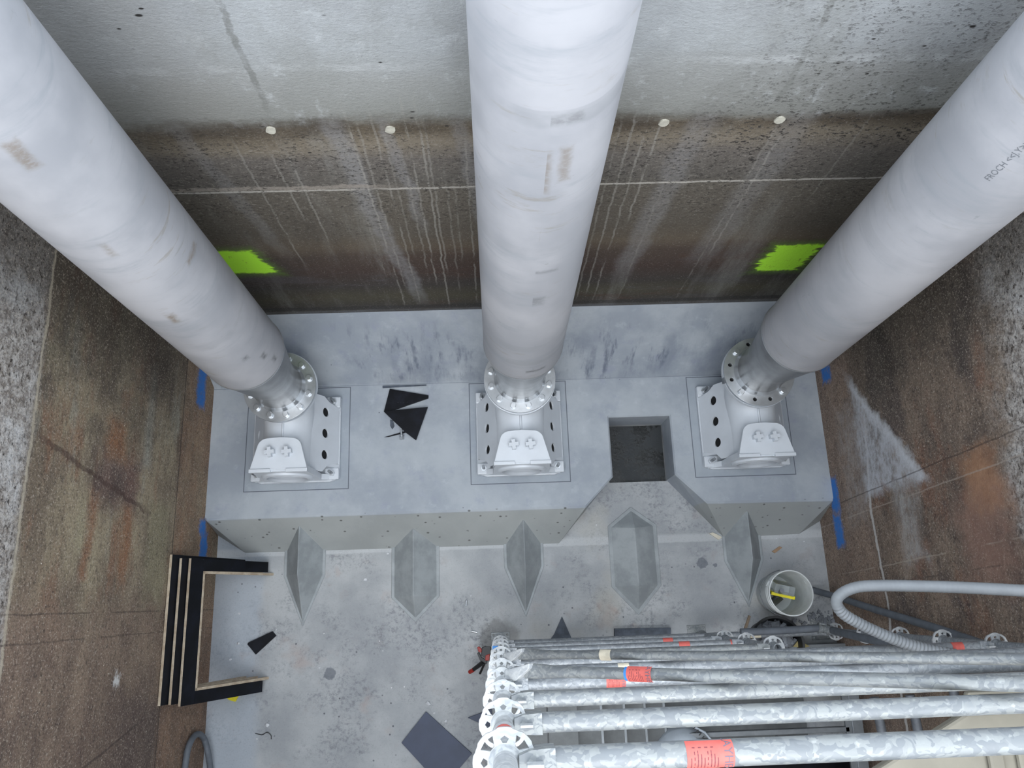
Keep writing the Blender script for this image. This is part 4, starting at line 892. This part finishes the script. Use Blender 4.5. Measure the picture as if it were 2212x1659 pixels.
# ------------------------------------------------------------------ bucket, its contents, the tub
def bucket():
    q = P(1672, 1282, 0); tq = P(1709, 1281, .39); c = Vector(((q.x + tq.x) / 2 - .0, tq.y - .005, 0))
    r = empty('plastic_bucket', tq - Vector((0, 0, .39))); tag(r, 'dirty white plastic bucket on the floor by the right wall', 'bucket')
    lathe('bucket_shell', [(.005, .004), (.142, .004), (.146, .012), (.158, .29), (.166, .292), (.166, .300), (.159, .302), (.160, .330), (.169, .332), (.169, .342), (.161, .345), (.163, .378), (.170, .380), (.171, .392), (.163, .393), (.159, .38), (.155, .30), (.140, .02), (.005, .018)], M['bucket'], r, 56)
    for s in (-1, 1):
        prism('handle_ear', circ(0, 0, .026, 16), .155, .176, M['bucket'], r, mtx=Matrix.Translation((0, 0, .315)) @ Matrix.Rotation(s * .5 + (PI if s < 0 else 0), 4, 'Z') @ Matrix.Rotation(PI / 2, 4, 'Y'), bev=.004)
    pts = [(.165 * math.cos(t), .165 * math.sin(t) * 1.0, .31 - .12 * max(0, math.sin(t - PI * .9)) ) for t in [math.radians(30 + k * 12) + PI * .15 for k in range(16)]]
    pts = [(-.178 * math.sin(math.radians(a)), .178 * math.cos(math.radians(a)) * -1, .315 - .11 * math.sin(math.radians(max(0, a)) )) for a in range(20, 171, 10)]
    tube('bail_handle', pts, .0035, M['stud'], r, 8)
    c = r.location
    g = 'things standing in the white bucket'
    # clear case with yellow lid edge
    e = empty('organiser_case', c + Vector((-.02, .04, .10)), .25); e.rotation_euler = (math.radians(14), 0, math.radians(-14)); tag(e, 'clear lidded case with yellow rim standing in the white bucket', 'case', g)
    box('clear_cover', (-.075, .0, .02), (.08, .075, .225), M['clear'], e, bev=.006); box('yellow_tray', (-.085, -.012, .0), (.085, .0, .205), M['yellow'], e, bev=.004); box('yellow_rim', (-.092, -.02, .195), (.092, .004, .218), M['yellow'], e, bev=.003)
    e2 = tube('tool_handle', spline([c + Vector((-.06, -.06, .06)), c + Vector((-.05, -.02, .2)), c + Vector((-.055, .015, .33)), c + Vector((-.06, .02, .37))], 6), [.013] * 7 + [.017] * 12, M['tool'], None, 14)
    tag(e2, 'grey tool handle standing upright in the white bucket', 'tool', g)
    e3 = empty('trowel', c + Vector((-.03, -.07, .05))); tag(e3, 'steel trowel at the bottom of the white bucket', 'trowel', g)
    box('blade', (-.015, -.03, 0), (.08, .02, .006), M['stud'], e3, mtx=Matrix.Rotation(.6, 4, 'Z') @ Matrix.Rotation(-.3, 4, 'X')); tube('grip', [(-.015, -.02, .01), (-.06, -.03, .09)], .011, M['tool'], e3, 10)
    e4 = tube('rusty_bracket', [c + Vector((-.11, -.02, .09)), c + Vector((-.05, .02, .1)), c + Vector((-.05, -.01, .17))], .014, M['rust'], None, 8); tag(e4, 'rusty bracket half hidden in the white bucket', 'bracket', g)
    e5 = lathe('pipe_ring', [(.014, 0), (.024, 0), (.024, .02), (.014, .02)], M['alu'], None, 20, True); e5.location = c + Vector((-.10, -.045, .12)); e5.rotation_euler = (.5, .4, 0); tag(e5, 'small grey ring fitting at the left inside the white bucket', 'fitting', g)
bucket()
def tub():
    c = P(1678, 1392, .22); c.z = 0
    r = empty('rubble_tub', c); tag(r, 'black rubber tub of rubble behind the lowest scaffold tube', 'tub')
    lathe('tub_shell', [(.005, .003), (.17, .003), (.20, .22), (.213, .225), (.213, .238), (.195, .236), (.165, .02), (.005, .018)], M['blackp'], r, 40)
    bm = bmesh.new()
    for k in range(60):
        a, rad = random.uniform(0, 2 * PI), .16 * math.sqrt(random.random()); s = random.uniform(.015, .045)
        m = Matrix.Translation((rad * math.cos(a), rad * math.sin(a), .135 + .05 * (1 - rad / .17) + random.uniform(-.01, .03))) @ Matrix.Rotation(random.uniform(0, 3), 4, (random.random(), random.random(), .5))
        box_bm(bm, (-s, -s * .7, -s * .4), (s, s * .7, s * .4), m)
    lathe_bm(bm, [(.001, .15), (.172, .12), (.168, .05), (.001, .05)], 24)
    o = fin('rubble', bm, M['rubble']); o['kind'] = 'stuff'; o.location = c; tag(o, 'broken grey mortar rubble heaped inside the black tub', 'rubble')
tub()
bm = bmesh.new()
for k in range(70):
    q = P(random.gauss(1770, 22), random.gauss(1340, 8)); s = random.uniform(.004, .016)
    box_bm(bm, (-s, -s * .8, 0), (s, s * .8, s), Matrix.Translation(q) @ Matrix.Rotation(random.uniform(0, 3), 4, 'Z'))
o = fin('mortar_crumbs', bm, M['rubble']); o['kind'] = 'stuff'; tag(o, 'grey mortar crumbs scattered on the floor below the bucket', 'crumbs')

# ------------------------------------------------------------------ hoses
def corrugated(name, pts, r, mat, label, ribs=(0, 1), pitch=.011):
    path = spline(pts, 10); e = []
    acc = [0]
    for a, b in zip(path, path[1:]): acc.append(acc[-1] + (b - a).length)
    Lt = acc[-1]; n = int(Lt / (pitch / 4)); P2, rs = [], []
    j = 0
    for i in range(n + 1):
        d = Lt * i / n
        while j < len(acc) - 2 and acc[j + 1] < d: j += 1
        t = (d - acc[j]) / max(1e-6, acc[j + 1] - acc[j]); P2.append(path[j].lerp(path[j + 1], t))
        f = d / Lt; amp = .0030 if ribs[0] < f < ribs[1] else .0004
        rs.append(r + amp * math.sin(2 * PI * d / pitch))
    return tag(fin(name, tube_bm(bmesh.new(), P2, rs, 16), mat, None, smooth=70), label, 'hose')
corrugated('suction_hose', [Vector((2.60, .16, 4.7)), Vector((2.62, .14, 3.9)), Vector((2.61, .13, 3.3)), P(2290, 1281, 2.95), P(2212, 1276, 2.86), P(2050, 1268, 2.75), P(1900, 1265, 2.62), P(1842, 1271, 2.55), P(1809, 1292, 2.5), P(1816, 1320, 2.46), P(1855, 1346, 2.43), P(1920, 1376, 2.4), P(1985, 1398, 2.38), P(2075, 1417, 2.372)], .0275, M['pvc'],
           'light grey ribbed hose bending back over the scaffold on the right', (.80, 1), .020)
xw = XR - .05
tag(tube('rubber_hose', spline([P(1735, 1268, .026), P(1768, 1278, .05), PX(1810, 1290, xw), PX(1855, 1305, xw), PX(1908, 1322, xw), PX(2000, 1350, xw), PX(2080, 1377, xw), PX(2150, 1402, xw - .02)], 10), .0255, M['hose'], None, 16), 'dark rubber hose rising along the right wall from behind the bucket', 'hose')
def drain():
    r = empty('drain_hose', (0, 0, 0)); tag(r, 'dark drain hose with a silver coupling behind the lowest tube', 'hose')
    zz = .34
    tube('hose_length', spline([P(1600, 1366, zz), P(1690, 1362, zz), P(1768, 1357, zz)], 6), .028, M['hose'], r, 16)
    a, b = P(1766, 1357, zz), P(1800, 1362, zz)
    m = lookat(a, b)
    cp = lathe('hose_coupling', [(.03, 0), (.036, .005), (.036, .03), (.03, .035), (.03, .055), (.038, .06), (.038, .09), (.03, .095)], M['galv'], r, 20); cp.matrix_local = m @ Matrix.Rotation(PI / 2, 4, 'Y')
    for s in (-1, 1): box('cam_lever', (.005, s * .035 - .006, -.02), (.06, s * .035 + .006, .02), M['galv'], cp, mtx=Matrix.Rotation(-PI / 2, 4, 'Y'))
    tube('hose_tail', spline([P(1796, 1361, zz), P(1830, 1370, .75), P(1900, 1386, 1.3), P(1975, 1402, 1.72), P(2030, 1416, 2.0)], 8), .027, M['hose'], r, 16)
    q = P(1806, 1364, .4); q2 = P(1816, 1366, .44)
    tube('hose_clamp', [q, q2], .0305, M['bolt'], r, 16)
drain()
tag(tube('hose_loop', spline([PX(385, 1720, -2.25), PX(398, 1665, -2.25), PX(406, 1618, -2.25), PX(418, 1592, -2.25), PX(430, 1586, -2.25), PX(441, 1597, -2.25), P(449, 1625, .10), P(455, 1665, .04), P(463, 1730, .03)], 8), .022, M['hose'], None, 14), 'loop of dark grey hose against the left wall at the bottom edge', 'hose')

# ------------------------------------------------------------------ bar clamp hanging at the scaffold foot
def clamp():
    z = .25; r = empty('bar_clamp', (0, 0, 0)); tag(r, 'red and black bar clamp beside the scaffold foot', 'clamp')
    K = lambda x, y, zz=z: P(1000 + x / 4.893, 1320 + y / 4.893, zz)
    tube('clamp_bar', [K(300, 400), K(180, 660, .1)], .009, M['blackp'], r, 8)
    def pr(name, pts, z0, z1, mat): return prism(name, [tuple(K(*p)[:2]) for p in pts], z0, z1, mat, r, bev=.004)
    pr('clamp_body', [(200, 385), (240, 368), (300, 380), (300, 460), (250, 500), (195, 470)], z - .03, z + .03, M['blackp'])
    pr('clamp_pad', [(150, 385), (170, 372), (205, 405), (195, 440), (165, 430)], z - .02, z + .02, M['redp'])
    pr('trigger', [(240, 465), (285, 448), (280, 520), (235, 520)], z - .02, z + .035, M['redp'])
    pr('lower_jaw', [(150, 445), (170, 430), (200, 490), (260, 520), (250, 560), (180, 520)], z - .02, z + .02, M['blackp'])
    tube('clamp_handle', [K(215, 540, .2), K(85, 638, .12)], [.018, .014], M['blackp'], r, 10)
    tube('handle_grip', [K(110, 622, .145), K(70, 645, .115)], .0155, M['redp'], r, 10)
clamp()
